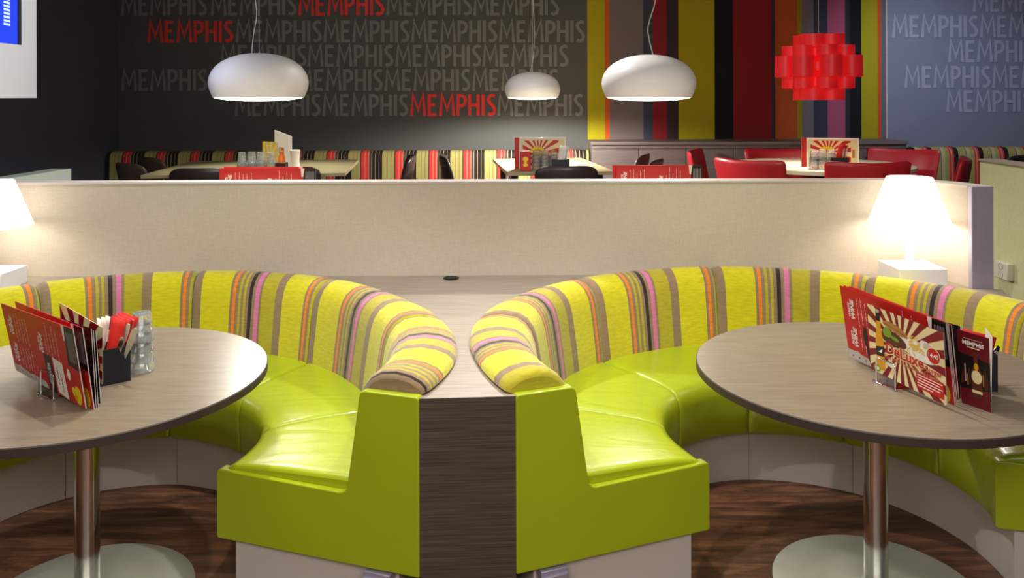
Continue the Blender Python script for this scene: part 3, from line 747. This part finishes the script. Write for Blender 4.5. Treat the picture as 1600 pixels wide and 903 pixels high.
for k, w_ in enumerate(('bottom', 'second', 'third', 'top')):
    place_tumbler(gp.x, gp.y, .7502 + .034 * k, '%s upturned clear tumbler of the tall stack beside the black box' % w_, 'tumblers on the left table')
gp2 = atz(214, 571, .75)
for k, w_ in enumerate(('lowest', 'upper')):
    place_tumbler(gp2.x - .02, gp2.y + .06, .7502 + .034 * k, '%s upturned tumbler of the short stack behind the black box' % w_, 'tumblers on the left table')

# right table: burger card and menus
yl, yr = 2.80, 2.455
for k, (bl, br, tr, tl, dy) in enumerate([((1327, 556), (1492, 636), (1487, 501), (1312, 446), .014), ((1334, 560), (1494, 635), (1489, 501), (1318, 446), .028), ((1342, 563), (1496, 634), (1491, 503), (1326, 447), .040), ((1350, 565), (1499, 633), (1494, 506), (1336, 450), .052)]):
    q = quad(bl, br, tr, tl, yl + .06, yr, dy)
    c = wine_menu(q, False)
    if k == 0: c.ell(.215, .40, .022, .13, 2, 4, 20, rot=-.05); c.poly([(.205, .30), (.228, .30), (.255, .02), (.235, 0)], 2, 4)
    tag(c.build('menu', ART, None, .003, 0), ['red wine menu directly behind the burger card', 'second red menu behind the burger card', 'third red menu behind the burger card', 'rearmost red menu behind the burger card'][k], 'menu', 'menus in the right holder')
for k in range(2):
    q = quad((1400, 588), (1501 + 3*k, 632 - 2*k), (1495 + 3*k, 510 + 2*k), (1400, 480), yl - .04, yr, .064 + .012 * k)
    tag(Card(q, 1.0).build('menu', ART, None, .002, 6 if k else 2), ['black backed menu at the rear of the right stack', 'grey backed menu nearest the folded leaflet'][k], 'menu', 'menus in the right holder')
bq = quad((1361, 576), (1480, 635), (1476, 520), (1355, 474), yl - .075, yr - .018)
c = Card(bq, 1.45)
c.rays(.45, .52, 21, 4, 1)
c.ell(.67, .60, .24, .13, 3, 2, 28, rot=-.12); c.ell(.80, .70, .10, .07, 3, 3, rot=-.3); c.ell(.82, .71, .07, .045, 6, 4, rot=-.3)
rnd = random.Random(5)
for k in range(34):
    u, v = .62 + rnd.gauss(0, .055), .64 + rnd.gauss(0, .055); a = rnd.uniform(-1, 1); c.ell(u, v, .034, .009, 11, 4 + k * .05, 8, rot=a)
c.ell(.36, .62, .17, .10, 9, 3, 24, rot=-.15); c.ell(.27, .68, .06, .08, 10, 4, rot=.4); c.ell(.37, .63, .06, .03, 10, 5, rot=-.2); c.ell(.33, .56, .13, .05, 9, 5, rot=-.1)
c.ell(.38, .76, .17, .085, 8, 4, 24, rot=-.18, a0=0, a1=PI); c.ell(.38, .755, .17, .03, 8, 4, 24, rot=-.18)
c.poly([(.105, .05), (.215, .08), (.215, .50), (.185, .68), (.18, .90), (.125, .90), (.12, .68), (.10, .50)], 7, 5); c.poly([(.12, .80), (.18, .80), (.18, .95), (.12, .95)], 2, 6); c.ell(.15, .945, .022, .03, 6, 7)
c.poly([(.10, .26), (.215, .29), (.215, .44), (.10, .40)], 2, 6); c.poly([(.13, .33), (.19, .39), (.18, .33)], 3, 7)
for mi, of, lv in ((4, .085, 7), (0, .028, 9)):
    c.text('DeLuxe', .245, .375, .155, mi, wid=.50, lv=lv, offset=of); c.text('Burger', .765, .365, .075, mi, wid=.20, lv=lv, offset=of * .8)
    c.text('The Hills Sandwich Of Meat!', .21, .29, .05, mi, wid=.70, lv=lv, offset=of * .5)
c.ell(.87, .62, .086, .118, 4, 7, 24); c.ell(.87, .62, .076, .105, 0, 8, 24); c.text('14.40', .812, .595, .06, 3, wid=.115, lv=10, offset=.02)
c.rect(.635, .07, .975, .30, 0, 5)
for k in range(5): c.rect(.65, .255 - .038 * k, .96 - .03 * (k % 2) - (.12 if k == 4 else 0), .268 - .038 * k, 3, 7)
c.ell(.10, .07, .05, .055, 10, 6); c.ell(.10, .07, .03, .03, 3, 7); c.ell(.30, .22, .045, .05, 3, 6)
tag(c.build('burger_card', ART, None, .002, 1), 'maroon and cream DeLuxe burger card in front of the red menus', 'card')
dr = (bq[1] - bq[0]); dr.z = 0; dr.normalize()
menu_holder('menu_holder', 'small chrome wire holder gripping the burger card', atz(1397, 601, .7505), dr, .7505, .10, .085, .06, .034)
q = [atz(1503, 629, .7505), atz(1549, 645, .7505), at(1551, 527, atz(1549, 645, .7505).y), at(1495, 514, atz(1503, 629, .7505).y)]
lf = thing('drinks_leaflet', 'folded maroon leaflet headed MEMPHIS standing right of the burger card', 'leaflet', (q[1].x, q[1].y, .7505))
c = Card(q, .42); c.poly([(0, .22), (1, .27), (1, .66), (0, .70)], 2, 1)
for k in range(14): c.rect(.05 + .065 * k, .28 + .02 * (k % 3), .085 + .065 * k, .40 + .2 * ((k * 7) % 5) / 5, [9, 12, 6, 8][k % 4], 2)
c.text('MEMPHIS', .16, .83, .055, 3, wid=.68, lv=4, offset=.03); c.rect(.30, .795, .70, .81, 4, 3); c.rect(.2, .91, .8, .915, 4, 3)
c.poly([(.40, .14), (.74, .14), (.74, .48), (.63, .58), (.62, .76), (.50, .76), (.50, .58), (.40, .48)], 9, 4); c.ell(.57, .42, .17, .09, 4, 5); c.poly([(.40, .20), (.74, .20), (.74, .24), (.40, .24)], 4, 5); c.ell(.57, .56, .07, .05, 7, 5)
c.build('front_leaf', ART, lf, .0008, 12)
sx = q[1]; bk = at(1540, 512, 2.56); bk0 = Vector((bk.x, bk.y, .7505))
MBb = MB().card([sx + Vector((.0006, .002, 0)), bk0, bk, q[2] + Vector((.0006, .002, 0))], .0008); obj('back_leaf', MBb, M['paper'], lf)
# cutlery box behind the leaflet, only its contents show
b0 = Vector((1.415, 2.60, .7505)); d = Vector((.97, -.24, 0)).normalized(); n = Vector((-d.y, d.x, 0))
t = thing('cutlery_box', 'black box mostly hidden behind the folded leaflet', 'box', tuple(b0)); open_box(t, b0, d, n, .10, .09, .7505, .114, M['blackbox'])
sheet('napkin', 'red napkin corner peeping out behind the folded leaflet', [in_box(.02, .03, .757), in_box(.07, .03, .757), at(1556, 527, 2.66), at(1500, 512, 2.66)], M['napred'], .004, group='napkins behind the leaflet', bend=.005)
flatbar('table_fork', 'fork tip sticking out past the right edge of the leaflet', in_box(.05, .05, .757), at(1561, 541, 2.67), .007, .016, M['chrome'], 'cutlery behind the leaflet', 'fork')
flatbar('table_spoon', 'dark spoon handle just below the fork behind the leaflet', in_box(.05, .04, .757), at(1558, 549, 2.62), .007, .014, M['steel'], 'cutlery behind the leaflet', 'spoon')

# ================================================================== LAMPS
def table_lamp(label, x0, x1, y0, y1, lx, ly, power=9):
    t = thing('table_lamp', label, 'lamp', (lx, ly, .7622), 'white table lamps on the counter')
    obj('base', MB().box(x0, x1, y0, y1, .7622, .849), M['white'], t, bevel=.003)
    obj('pole', MB().lathe([(.0, .849), (.021, .849), (.020, .90), (.0165, 1.05), (.016, 1.16), (0, 1.16)], (lx, ly), 24), M['white'], t, smooth=True)
    sh = MB().lathe([(.186, 1.057), (.104, 1.276), (.101, 1.276), (.183, 1.057)], (lx, ly), 64, closed=True); obj('lamp_shade', sh, M['shade'], t, smooth=True)
    obj('bulb', MB().lathe([(0, 1.16), (.014, 1.165), (.03, 1.19), (.028, 1.215), (.015, 1.235), (0, 1.238)], (lx, ly), 20), M['bulb'], t, smooth=True)
    lamp('POINT', 'lamp_light', (lx, ly, 1.14), power, (1, .95, .88), .05)
table_lamp('white table lamp on a block base by the curved end of the divider', 1.838, 2.066, 3.925, 4.150, 1.942, 4.04, 4.2)
table_lamp('white table lamp on a block base at the left edge, partly out of view', -2.64, -2.402, 3.88, 4.09, -2.52, 3.985, 2.8)

def pendant(label, px, rimy, Y, wpx, cordpts, power, wire=None, group='white dome pendants'):
    X = at(px, rimy, Y).x; z0 = at(px, rimy - 3.5, Y).z; R = wpx / 2 / F * Y
    t = thing('pendant_lamp', label, 'pendant lamp', (X, Y, z0), group)
    pr = [(.905, 0), (.945, .09), (.985, .20), (1.0, .31), (.985, .42), (.94, .53), (.86, .64), (.74, .74), (.58, .82), (.40, .88), (.2, .91), (0, .92)]
    o = [(r * R, z0 + z * R) for r, z in pr]; i = [(max(0, r - .02) * R, z0 + (z - .02 * (k > 3)) * R) for k, (r, z) in enumerate(pr)]
    obj('dome', MB().lathe(o, (X, Y), 64), M['pend'], t, smooth=True, angle=60)
    obj('diffuser', MB().lathe([(0, z0 - .075 * R), (.3 * R, z0 - .070 * R), (.6 * R, z0 - .050 * R), (.8 * R, z0 - .024 * R), (.9 * R, z0 + .001)], (X, Y), 48), M['pendin'], t, smooth=True)
    top = z0 + .92 * R
    wp = [(X + (0 if wire is None else wire), Y, top - .004), (X, Y, 3.148)]
    obj('wire', MB().tube(wp, .0022, 6), M['cord'] if wire is None else M['blackmetal'], t)
    pts = [at(x, y, Y) for x, y in cordpts]
    P = []
    for k in range(len(pts) - 1):
        for s in range(6):
            a = s / 6; p0, p1, p2, p3 = pts[max(k-1, 0)], pts[k], pts[k+1], pts[min(k+2, len(pts)-1)]
            P.append(.5 * ((2*p1) + (p2 - p0) * a + (2*p0 - 5*p1 + 4*p2 - p3) * a*a + (-p0 + 3*p1 - 3*p2 + p3) * a**3))
    P.append(pts[-1]); P.append(Vector((X, Y, 3.148)))
    obj('cord', MB().tube(P, .0032, 6), M['cord'], t, smooth=True)
    obj('ceiling_rose', MB().lathe([(0, 3.10), (.05, 3.105), (.06, 3.149), (0, 3.149)], (X, Y), 24), M['pend'], t, smooth=True)
    lamp('SPOT', 'pendant_light', (X, Y, z0 - .05), power, (1, .97, .86), .10, (X, Y, 0), 172, .25)
pendant('large white dome pendant hanging in front of the grey lettering', 405, 156, 4.75, 151, [(393, 88), (396, 55), (401, 25), (399, 0)], 60)
pendant('small white dome pendant above the middle far table', 832, 156, 7.75, 87, [(827, 116), (833, 92), (835, 50), (833, 0)], 330)
pendant('large white dome pendant hanging in front of the striped mural', 1013.5, 156, 4.85, 146, [(1022, 92), (1014, 60), (1013, 40), (1022, 10), (1024, 0)], 60, wire=.0)

# red interlocking pendant
RX = at(1279, 105, 7.3); t = thing('pendant_lamp', 'red pendant of interlocking curved plastic bands above the round cream table', 'pendant lamp', (RX.x, 7.3, RX.z))
def zz(py): return at(1279, py, 7.3).z
k_ = 7.3 / F
def band(cxx, cyy, r, z0, z1, a0=0, a1=360, n=40):
    """a curved open plastic band, thick 3 mm"""
    mb = MB(); N_ = n; full = abs(a1 - a0) >= 360
    prof = [(r, z0), (r, z1), (r - .003, z1), (r - .003, z0)]
    return MB().lathe(prof, (cxx, cyy), N_, closed=True)
TIERS = [(137, 156, 20, 20, 4, 45), (120, 138, 15, 40, 7, 10), (122, 134, 14, 18, 5, 20), (88, 120, 16, 52, 8, 0), (98, 111, 13, 33, 8, 22), (88, 120, 15, 14, 3, 30), (72, 90, 15, 40, 7, 10), (76, 88, 14, 18, 5, 20), (54.5, 74, 20, 20, 4, 45)]
for (y1, y0, r, dd, nn, ph) in TIERS:
    for q_ in range(nn):
        a = rad(ph + 360 * q_ / nn)
        obj('band', band(RX.x + dd * k_ * math.cos(a), 7.3 + dd * k_ * math.sin(a), r * k_, zz(y0), zz(y1)), M['redplast'], t, smooth=True, angle=40)
obj('wire', MB().tube([(RX.x, 7.3, zz(56)), (RX.x, 7.3, 3.148)], .003, 6), M['cord'], t)
obj('bulb', MB().lathe([(0, zz(112)), (.04, zz(108)), (.05, zz(103)), (.03, zz(96)), (0, zz(94))], (RX.x, 7.3), 16), M['bulb'], t, smooth=True)
lamp('POINT', 'pendant_light', (RX.x, 7.3, zz(104)), 22, (1, .85, .7), .05)
lamp('SPOT', 'pendant_light', (RX.x, 7.3, zz(160)), 50, (1, .95, .86), .08, (RX.x, 7.3, 0), 130, .6)

# display box on the left
DX = -2.75
t = thing('display_cabinet', 'white display box with a blue lettered screen at the top left', 'display', (DX - .15, 4.4, 1.67))
zb, zs = at(57, 153, 4.775).z, 1.972
y1s = 4.655; mb = MB()
mb.box(DX - .30, DX, 3.2, 4.78, zb, zs); mb.box(DX - .30, DX, y1s, 4.78, zs, 3.149); mb.box(DX - .30, DX - .03, 3.2, y1s, zs, 3.149)
obj('cabinet_body', mb, M['white'], t)
obj('screen_frame', MB().box(DX - .03, DX - .012, y1s - .028, y1s, zs, 3.0), M['blackmetal'], t)
scr = obj('screen', MB().box(DX - .03, DX - .018, 3.22, y1s - .028, zs, 3.0), M['screen'], t)
st = MB()
for k in range(14):
    z = 2.075 + .0195 * k * 1.02
    st.add([(DX - .0175, 4.50, z), (DX - .0175, 4.558, z - .003), (DX - .0175, 4.558, z + .009), (DX - .0175, 4.50, z + .012)], [(0, 1, 2, 3)])
obj('screen_lettering', st, M['screentext'], scr)

# wall socket
s = Vector((3.17, 5.36, .549)); s = at(1564, 422, 5.30); sx = 3.17
t = thing('wall_socket', 'double wall socket on the olive partition behind the lamp', 'socket', (sx, 5.28, s.z))
obj('cover', MB().box(sx - .045, sx, 5.22, 5.36, s.z - .055, s.z + .055), M['socket'], t, bevel=.006)
for dz in (-.027, .027):
    mb = MB(); 
    n_ = 20; vs = []
    for k in range(n_): vs.append((sx - .047, 5.29 + .022 * math.cos(2*PI*k/n_), s.z + dz + .022 * math.sin(2*PI*k/n_)))
    for k in range(n_): vs.append((sx - .030, 5.29 + .018 * math.cos(2*PI*k/n_), s.z + dz + .018 * math.sin(2*PI*k/n_)))
    mb.add(vs, [tuple(range(n_, 2*n_))] + [(k, (k+1) % n_, n_ + (k+1) % n_, n_ + k) for k in range(n_)]); obj('outlet', mb, M['blackmetal'], t)

# ================================================================== FAR ROOM
def bench(name, label, x0, x1, yf, mt, zt=1.105, step=.9):
    t = thing(name, label, 'bench', ((x0 + x1) / 2, yf, PF)); n = 1; 
    prof = [(yf, PF + .42), (yf + .01, zt - .08), (yf + .025, zt - .03), (yf + .06, zt), (yf + .14, zt + .004), (yf + .22, zt - .01), (YB - .02, zt - .03), (YB - .02, PF), (yf, PF)]
    mb = MB(); L_ = len(prof)
    mb.add([(x0, y, z) for y, z in prof] + [(x1, y, z) for y, z in prof], [tuple(range(L_)), tuple(reversed(range(L_, 2*L_)))] + [(i, L_ + i, L_ + (i+1) % L_, (i+1) % L_) for i in range(L_)])
    fixn(obj('backrest', mb, mt, t, smooth=True, angle=50))
    obj('seat', MB().box(x0, x1, yf - .42, yf - .001, PF + .12, PF + .44), M['brownleather'], t, bevel=.03)
    obj('plinth', MB().box(x0 + .05, x1 - .05, yf - .34, yf - .01, PF, PF + .119), M['blackmetal'], t)
bench('bench_seat', 'long bench with red, black and cream striped back under the lettered wall', -4.22, .80, 8.60, M['bq'])
mt2 = stripes('banquette_stripes_pale', [(.04, CRE), (.006, DB), (.035, WH), (.012, (150, 150, 60)), (.03, CRE), (.02, RED), (.008, WH), (.02, RED), (.015, DK), (.03, DK), (.006, WH), (.03, CRE)], axis='X', period=.26, bump=.2, noise=.06)
bench('bench_seat', 'striped bench under the slate lettered wall behind the red chairs', 4.16, 6.15, 8.50, mt2, 1.13)
# cabinets
cy0, ct_ = 8.45, 1.205
xs = [(v - 800) / F * cy0 for v in (925, 998, 1072, 1146, 1220, 1294, 1355, 1416)]
nm = ['below the yellow and grey mural stripes', 'below the grey and red mural stripes', 'below the wide yellow mural stripe', 'below the wide dark red mural stripe', 'below the orange mural stripe, behind the red pendant', 'behind the menu stand on the cream table', 'at the bench end of the cabinet row']
for i in range(7):
    t = thing('low_cabinet', 'dark grey low cabinet ' + nm[i], 'cabinet', ((xs[i] + xs[i+1]) / 2, cy0, PF), 'low cabinets along the mural')
    obj('cabinet_body', MB().box(xs[i] + .001, xs[i+1] - .001, cy0 + .02, YB - .01, PF, ct_ - .03), M['cab'], t)
    obj('door', MB().box(xs[i] + .004, xs[i+1] - .004, cy0, cy0 + .018, PF + .06, ct_ - .075), M['cab'], t, bevel=.002)
    obj('top_rail', MB().box(xs[i] + .001, xs[i+1] - .001, cy0, cy0 + .019, ct_ - .068, ct_ - .031), M['cab'], t)
tag(obj('cabinet_worktop', MB().box(xs[0] - .01, xs[-1] + .01, cy0 - .02, YB - .01, ct_ - .03, ct_), M['cab'], bevel=.002), 'long dark grey top running over the row of low cabinets', 'worktop')

def rect_table(label, c, w_, dp, rz, m_):
    t = thing('dining_table', label, 'table', (c[0], c[1], PF), None, rz)
    obj('table_top', MB().box(-w_/2, w_/2, -dp/2, dp/2, .72, .75), [m_], t, bevel=.003, world=False)
    for sx_ in (-1, 1):
        for sy in (-1, 1):
            x, y = sx_ * (w_/2 - .08), sy * (dp/2 - .24); obj('leg', MB().box(x - .025, x + .025, y - .025, y + .025, 0, .72), M['blackmetal'], t, world=False)
    return t
rect_table('wide olive brown dining table below the left dome pendant', (-2.26, 7.45), 1.62, 1.45, rad(6), M['olivetab'])
rect_table('narrow olive brown dining table below the small dome pendant', (.33, 7.58), .90, 1.50, rad(6), M['olivetab'])
t = thing('dining_table', 'round cream dining table with red chairs below the red pendant', 'table', (2.79, 7.5, PF))
obj('table_top', MB().lathe([(0, .715), (.795, .715), (.80, .72), (.80, .747), (.797, .75), (0, .75)], n=72), M['cream'], t, smooth=True, angle=30, world=False)
obj('column', MB().lathe([(.05, .02), (.05, .715)], n=24), M['blackmetal'], t, smooth=True, world=False); obj('base', MB().lathe([(0, .0), (.32, .0), (.32, .012), (.05, .022)], n=40), M['blackmetal'], t, smooth=True, world=False)
# two tables straight behind the divider that carry the menus
TBZ = .7502 + PF
for lab, X in (('small table behind the divider, left of centre, holding upright red menus', -1.40), ('small table behind the divider, right of centre, holding upright red menus', .80)):
    t = thing('dining_table', lab, 'table', (X, 4.72, PF))
    obj('table_top', MB().box(-.45, .45, -.36, .36, .72, .75), M['olivetab'], t, bevel=.003, world=False); obj('column', MB().lathe([(.04, .02), (.04, .72)], n=20), M['blackmetal'], t, smooth=True, world=False)
    obj('base', MB().box(-.22, .22, -.22, .22, 0, .02), M['blackmetal'], t, world=False)
def far_menu(px0, px1, pyt, Y, label, dy=0, slope=0):
    a, b = at(px0, pyt, Y), at(px1, pyt + slope, Y)
    q = [Vector((a.x, Y, TBZ + .002)), Vector((b.x, Y, TBZ + .002)), b, a]
    c = wine_menu(q); tag(c.build('menu', ART, None, .003, 0), label, 'menu', 'menus behind the divider')
far_menu(343, 493, 263, 4.50, 'red and black menu standing behind the divider below the left pendant')
far_menu(350, 489, 261, 4.53, 'rear red menu of the pair behind the divider below the left pendant')
far_menu(962, 1097, 258, 4.50, 'red and black menu standing behind the divider below the mural')
far_menu(957, 1092, 258, 4.53, 'rear red menu of the pair behind the divider below the mural')
for X, l in ((at(418, 270, 4.5).x, 'small chrome holder keeping the red menus upright behind the divider, left of centre'), (at(1028, 270, 4.5).x, 'small chrome holder keeping the red menus upright behind the divider, right of centre')):
    menu_holder('menu_holder', l, Vector((X, 4.515, TBZ)), Vector((1, 0, 0)), TBZ, .09, .07, .05)

# chairs: sitter faces +Y, backrest at -Y
def make_chair(name, label, m_, w_, corner, group, zt=.83, flare=.1):
    t = thing(name, label, 'chair', (0, 0, PF), group)
    mb = MB(); nu, nv = 10, 6
    for j in range(nv + 1):
        v = j / nv
        for i in range(nu + 1):
            u = -1 + 2 * i / nu; hw = w_/2 * (.86 + flare * v)
            e = 1 - (.10 * (abs(u) ** 6) * (v > .8) * (1 if corner <= 0 else .3))
            z = .40 + (zt - .40) * v * e + corner * abs(u) ** 2 * v
            y = -.24 - .07 * v + .10 * u * u * (1 - .25 * v)
            mb.v.append((u * hw, y, z))
    for j in range(nv):
        for i in range(nu):
            a = j * (nu + 1) + i; mb.f.append((a, a + 1, a + nu + 2, a + nu + 1)); mb.m.append(0)
    obj('backrest', mb, m_, t, smooth=True, solid=.035, sub=1, world=False)
    obj('seat', MB().box(-w_/2 + .05, w_/2 - .05, -.21, .24, .40, .47), m_, t, bevel=.025, seg=3, world=False)
    for sx_ in (-1, 1):
        for sy in (-1, 1):
            obj('leg', MB().tube([(sx_ * (w_/2 - .06), sy * .20, 0), (sx_ * (w_/2 - .10), sy * .17, .41)], .011, 8), M['blackmetal'], t, smooth=True, world=False)
    return t
bc = make_chair('dining_chair', '', M['blackleather'], .54, 0, 'black leather chairs')
first = True
BL = 'black leather chairs'
for (X, Y, rz, lab) in [
    (-2.45, 6.72, 4, 'black leather chair tucked in at the near left end of the wide olive table'),
    (-1.79, 6.80, 4, 'black leather chair on the near side of the wide table behind the red menus'),
    (-1.22, 7.72, 98, 'dark leather chair seen edge on at the right side of the wide olive table'),
    (-.37, 7.78, -84, 'dark leather chair seen edge on at the left side of the narrow table'),
    (.41, 6.80, 5, 'black leather chair on the near side of the narrow table, its back to the divider'),
    (4.62, 7.85, 25, 'black leather chair beside the right striped bench behind the partition')]:
    if first: bc.location = (X, Y, PF); bc.rotation_euler = (0, 0, rad(rz)); bc['label'] = lab; first = False
    else: dup(bc, (X, Y, PF), rad(rz), lab)
br = make_chair('dining_chair', 'dark brown leather chair nearest at the left side of the wide olive table', M['brownleather'], .52, 0, 'dark brown leather chairs')
br.location = (-3.08, 7.18, PF); br.rotation_euler = (0, 0, rad(-38))
dup(br, (-3.20, 7.86, PF), rad(-40), 'dark brown leather chair further back at the left side of the wide table')
dup(br, (1.0, 7.95, PF), rad(72), 'dark brown leather chair further back between the narrow table and the cabinets')
dup(br, (1.02, 7.35, PF), rad(70), 'dark brown leather chair nearer the divider at the right of the narrow table')
rc = make_chair('dining_chair', 'red leather chair with its back to the divider, nearest the round cream table front', M['redleather'], .70, .025, 'red leather chairs', .84, .14)
rc.location = (2.86, 6.85, PF); rc.rotation_euler = (0, 0, rad(-3))
for (X, Y, rz, lab) in [(2.02, 7.98, -112, 'red leather chair furthest left, its side against the low cabinets'), (2.16, 7.10, -48, 'red leather chair at the front left of the round cream table'),
                        (2.66, 8.06, 176, 'red leather chair on the cabinet side of the cream table, left of the menu stand'), (3.70, 7.98, 138, 'red leather chair at the back right of the cream table beside the striped bench'),
                        (3.56, 7.05, 62, 'red leather chair furthest right, turned side on in front of the bench')]:
    dup(rc, (X, Y, PF), rad(rz), lab)

# things on the far tables
def tumblers(X, Y, cols, rows, stackname, group, dx=.080):
    lv_ = ['bottom', 'middle', 'top']; cl_ = ['leftmost column', 'second column', 'third column', 'rightmost column'] if cols == 4 else ['left column', 'middle column', 'right column']
    for i in range(cols):
        for k in range(rows):
            place_tumbler(X + i * dx, Y + .01 * (i % 2), TBZ + .030 * k * 1.1, '%s upturned tumbler of the %s %s' % (lv_[k], cl_[i], stackname), group)
tumblers(at(378, 256, 6.95).x, 6.95, 4, 3, 'on the wide far table', 'tumblers on the wide far table')
tumblers(at(838, 256, 7.0).x, 7.0, 3, 3, 'on the narrow far table', 'tumblers on the narrow far table', .074)
tumblers(at(1272, 256, 7.05).x, 7.05, 3, 3, 'on the cream table', 'tumblers on the cream table', .074)
def upright(name, label, cat, px0, px1, pyt0, pyt1, Y0, Y1, aspect, base, draw=None, t=.003, group=None):
    a, b = at(px0, pyt0, Y0), at(px1, pyt1, Y1)
    c = Card([Vector((a.x, Y0, TBZ)), Vector((b.x, Y1, TBZ)), b, a], aspect)
    if draw: draw(c)
    return tag(c.build(name, ART, None, t, base), label, cat, group)
def sun(c):
    c.rays(.5, .45, 12, 5, 1); c.ell(.5, .5, .16, .16, 7, 2)
upright('sunburst_card', 'small card with a yellow sunburst beside the far tumblers', 'card', 410, 434, 221, 222, 7.05, 7.05, .8, 4, sun)
def pr(c): c.rect(.3, .2, .55, .6, 8, 1); c.ell(.3, .5, .08, .1, 6, 1)
upright('price_card', 'tall white card standing highest on the wide far table', 'card', 429, 456, 203, 213, 7.15, 7.05, .55, 3, pr)
X = at(461, 250, 7.0).x; tag(obj('sugar_shaker', MB().lathe([(0, TBZ), (.040, TBZ), (.043, TBZ + .02), (.036, TBZ + .09), (.040, TBZ + .155), (.044, TBZ + .175), (.036, TBZ + .178), (0, TBZ + .178)], (X, 7.0), 24), M['paper'], smooth=True), 'white waisted shaker right of the tall white card', 'shaker')
X = at(440, 250, 6.95).x; t = thing('sauce_holder', 'dark square pot holding an orange sauce bottle on the wide far table', 'holder', (X, 6.95, TBZ))
obj('pot', MB().box(X - .045, X + .045, 6.91, 6.99, TBZ, TBZ + .075), M['darkbrown'], t, bevel=.004)
obj('sauce_bottle', MB().lathe([(0, TBZ + .075), (.03, TBZ + .075), (.028, TBZ + .12), (.016, TBZ + .15), (.018, TBZ + .17), (0, TBZ + .172)], (X, 6.95), 20), M['amber'], t, smooth=True)
def sunmenu(c):
    c.rect(0, 0, .09, 1, 0, 1); c.rect(.12, .06, .97, .94, 4, 1); c.rays(.47, .5, 16, 0, 2, (.16, .10, .86, .90)); c.ell(.45, .58, .13, .12, 5, 4); c.ell(.45, .56, .08, .06, 8, 5); c.rect(.88, .3, .93, .6, 8, 3)
upright('menu', 'white and red sunburst menu standing on the narrow far table', 'menu', 804, 884, 215, 214, 7.15, 7.15, 2.1, 3, sunmenu)
upright('menu', 'white and red sunburst menu standing on the round cream table', 'menu', 1252, 1342, 215, 216, 7.25, 7.25, 2.2, 3, sunmenu)
def ketchup(px, Y, label):
    X = at(px, 250, Y).x; t = thing('sauce_tin', label, 'tin', (X, Y, TBZ))
    obj('tin_body', MB().box(X - .044, X + .044, Y - .03, Y + .03, TBZ, TBZ + .165), M['menured'], t, bevel=.006)
    mb = MB(); 
    for k, (z, r) in enumerate(((.05, .02), (.10, .024), (.075, .014))): 
        n_ = 14; mb.add([(X + r * math.cos(2*PI*i/n_), Y - .0312 - .0002 * k, TBZ + z + r * .8 * math.sin(2*PI*i/n_)) for i in range(n_)], [tuple(range(n_))])
    obj('tin_label', mb, M['yell'], t)
ketchup(821, 6.95, 'red and yellow sauce tin in front of the menu on the narrow table')
def far_box(px, Y, label, red, seq_):
    a = at(px, 256, Y); X = a.x; b = Vector((X - .07, Y, TBZ)); t = thing('cutlery_box', label, 'box', (X, Y, TBZ))
    open_box(t, b, Vector((1, 0, 0)), Vector((0, 1, 0)), .145, .09, TBZ, .095, M['blackbox'])
    sheet('napkin', 'folded %s napkin leaning out of the black box %s' % ('red' if red else 'pale', seq_), [(X - .04, Y + .04, TBZ + .01), (X + .02, Y + .04, TBZ + .01), (X + .08, Y + .03, TBZ + .20), (X, Y + .03, TBZ + .21)], M['napred'] if red else M['paper'], .006, group='napkins on the far tables')
    for k in range(2):
        flatbar('table_knife', 'knife handle in the black box %s' % seq_, (X + .015 + .02 * k, Y + .02, TBZ + .01), (X + .04 + .025 * k, Y + .015, TBZ + .175), .008, .014, M['steel'], 'knives %s' % seq_, 'knife')
far_box(876, 6.9, 'black cutlery box beside the tumblers on the narrow far table', False, 'on the narrow far table')
far_box(1313, 7.0, 'black cutlery box on the round cream table', True, 'on the cream table')
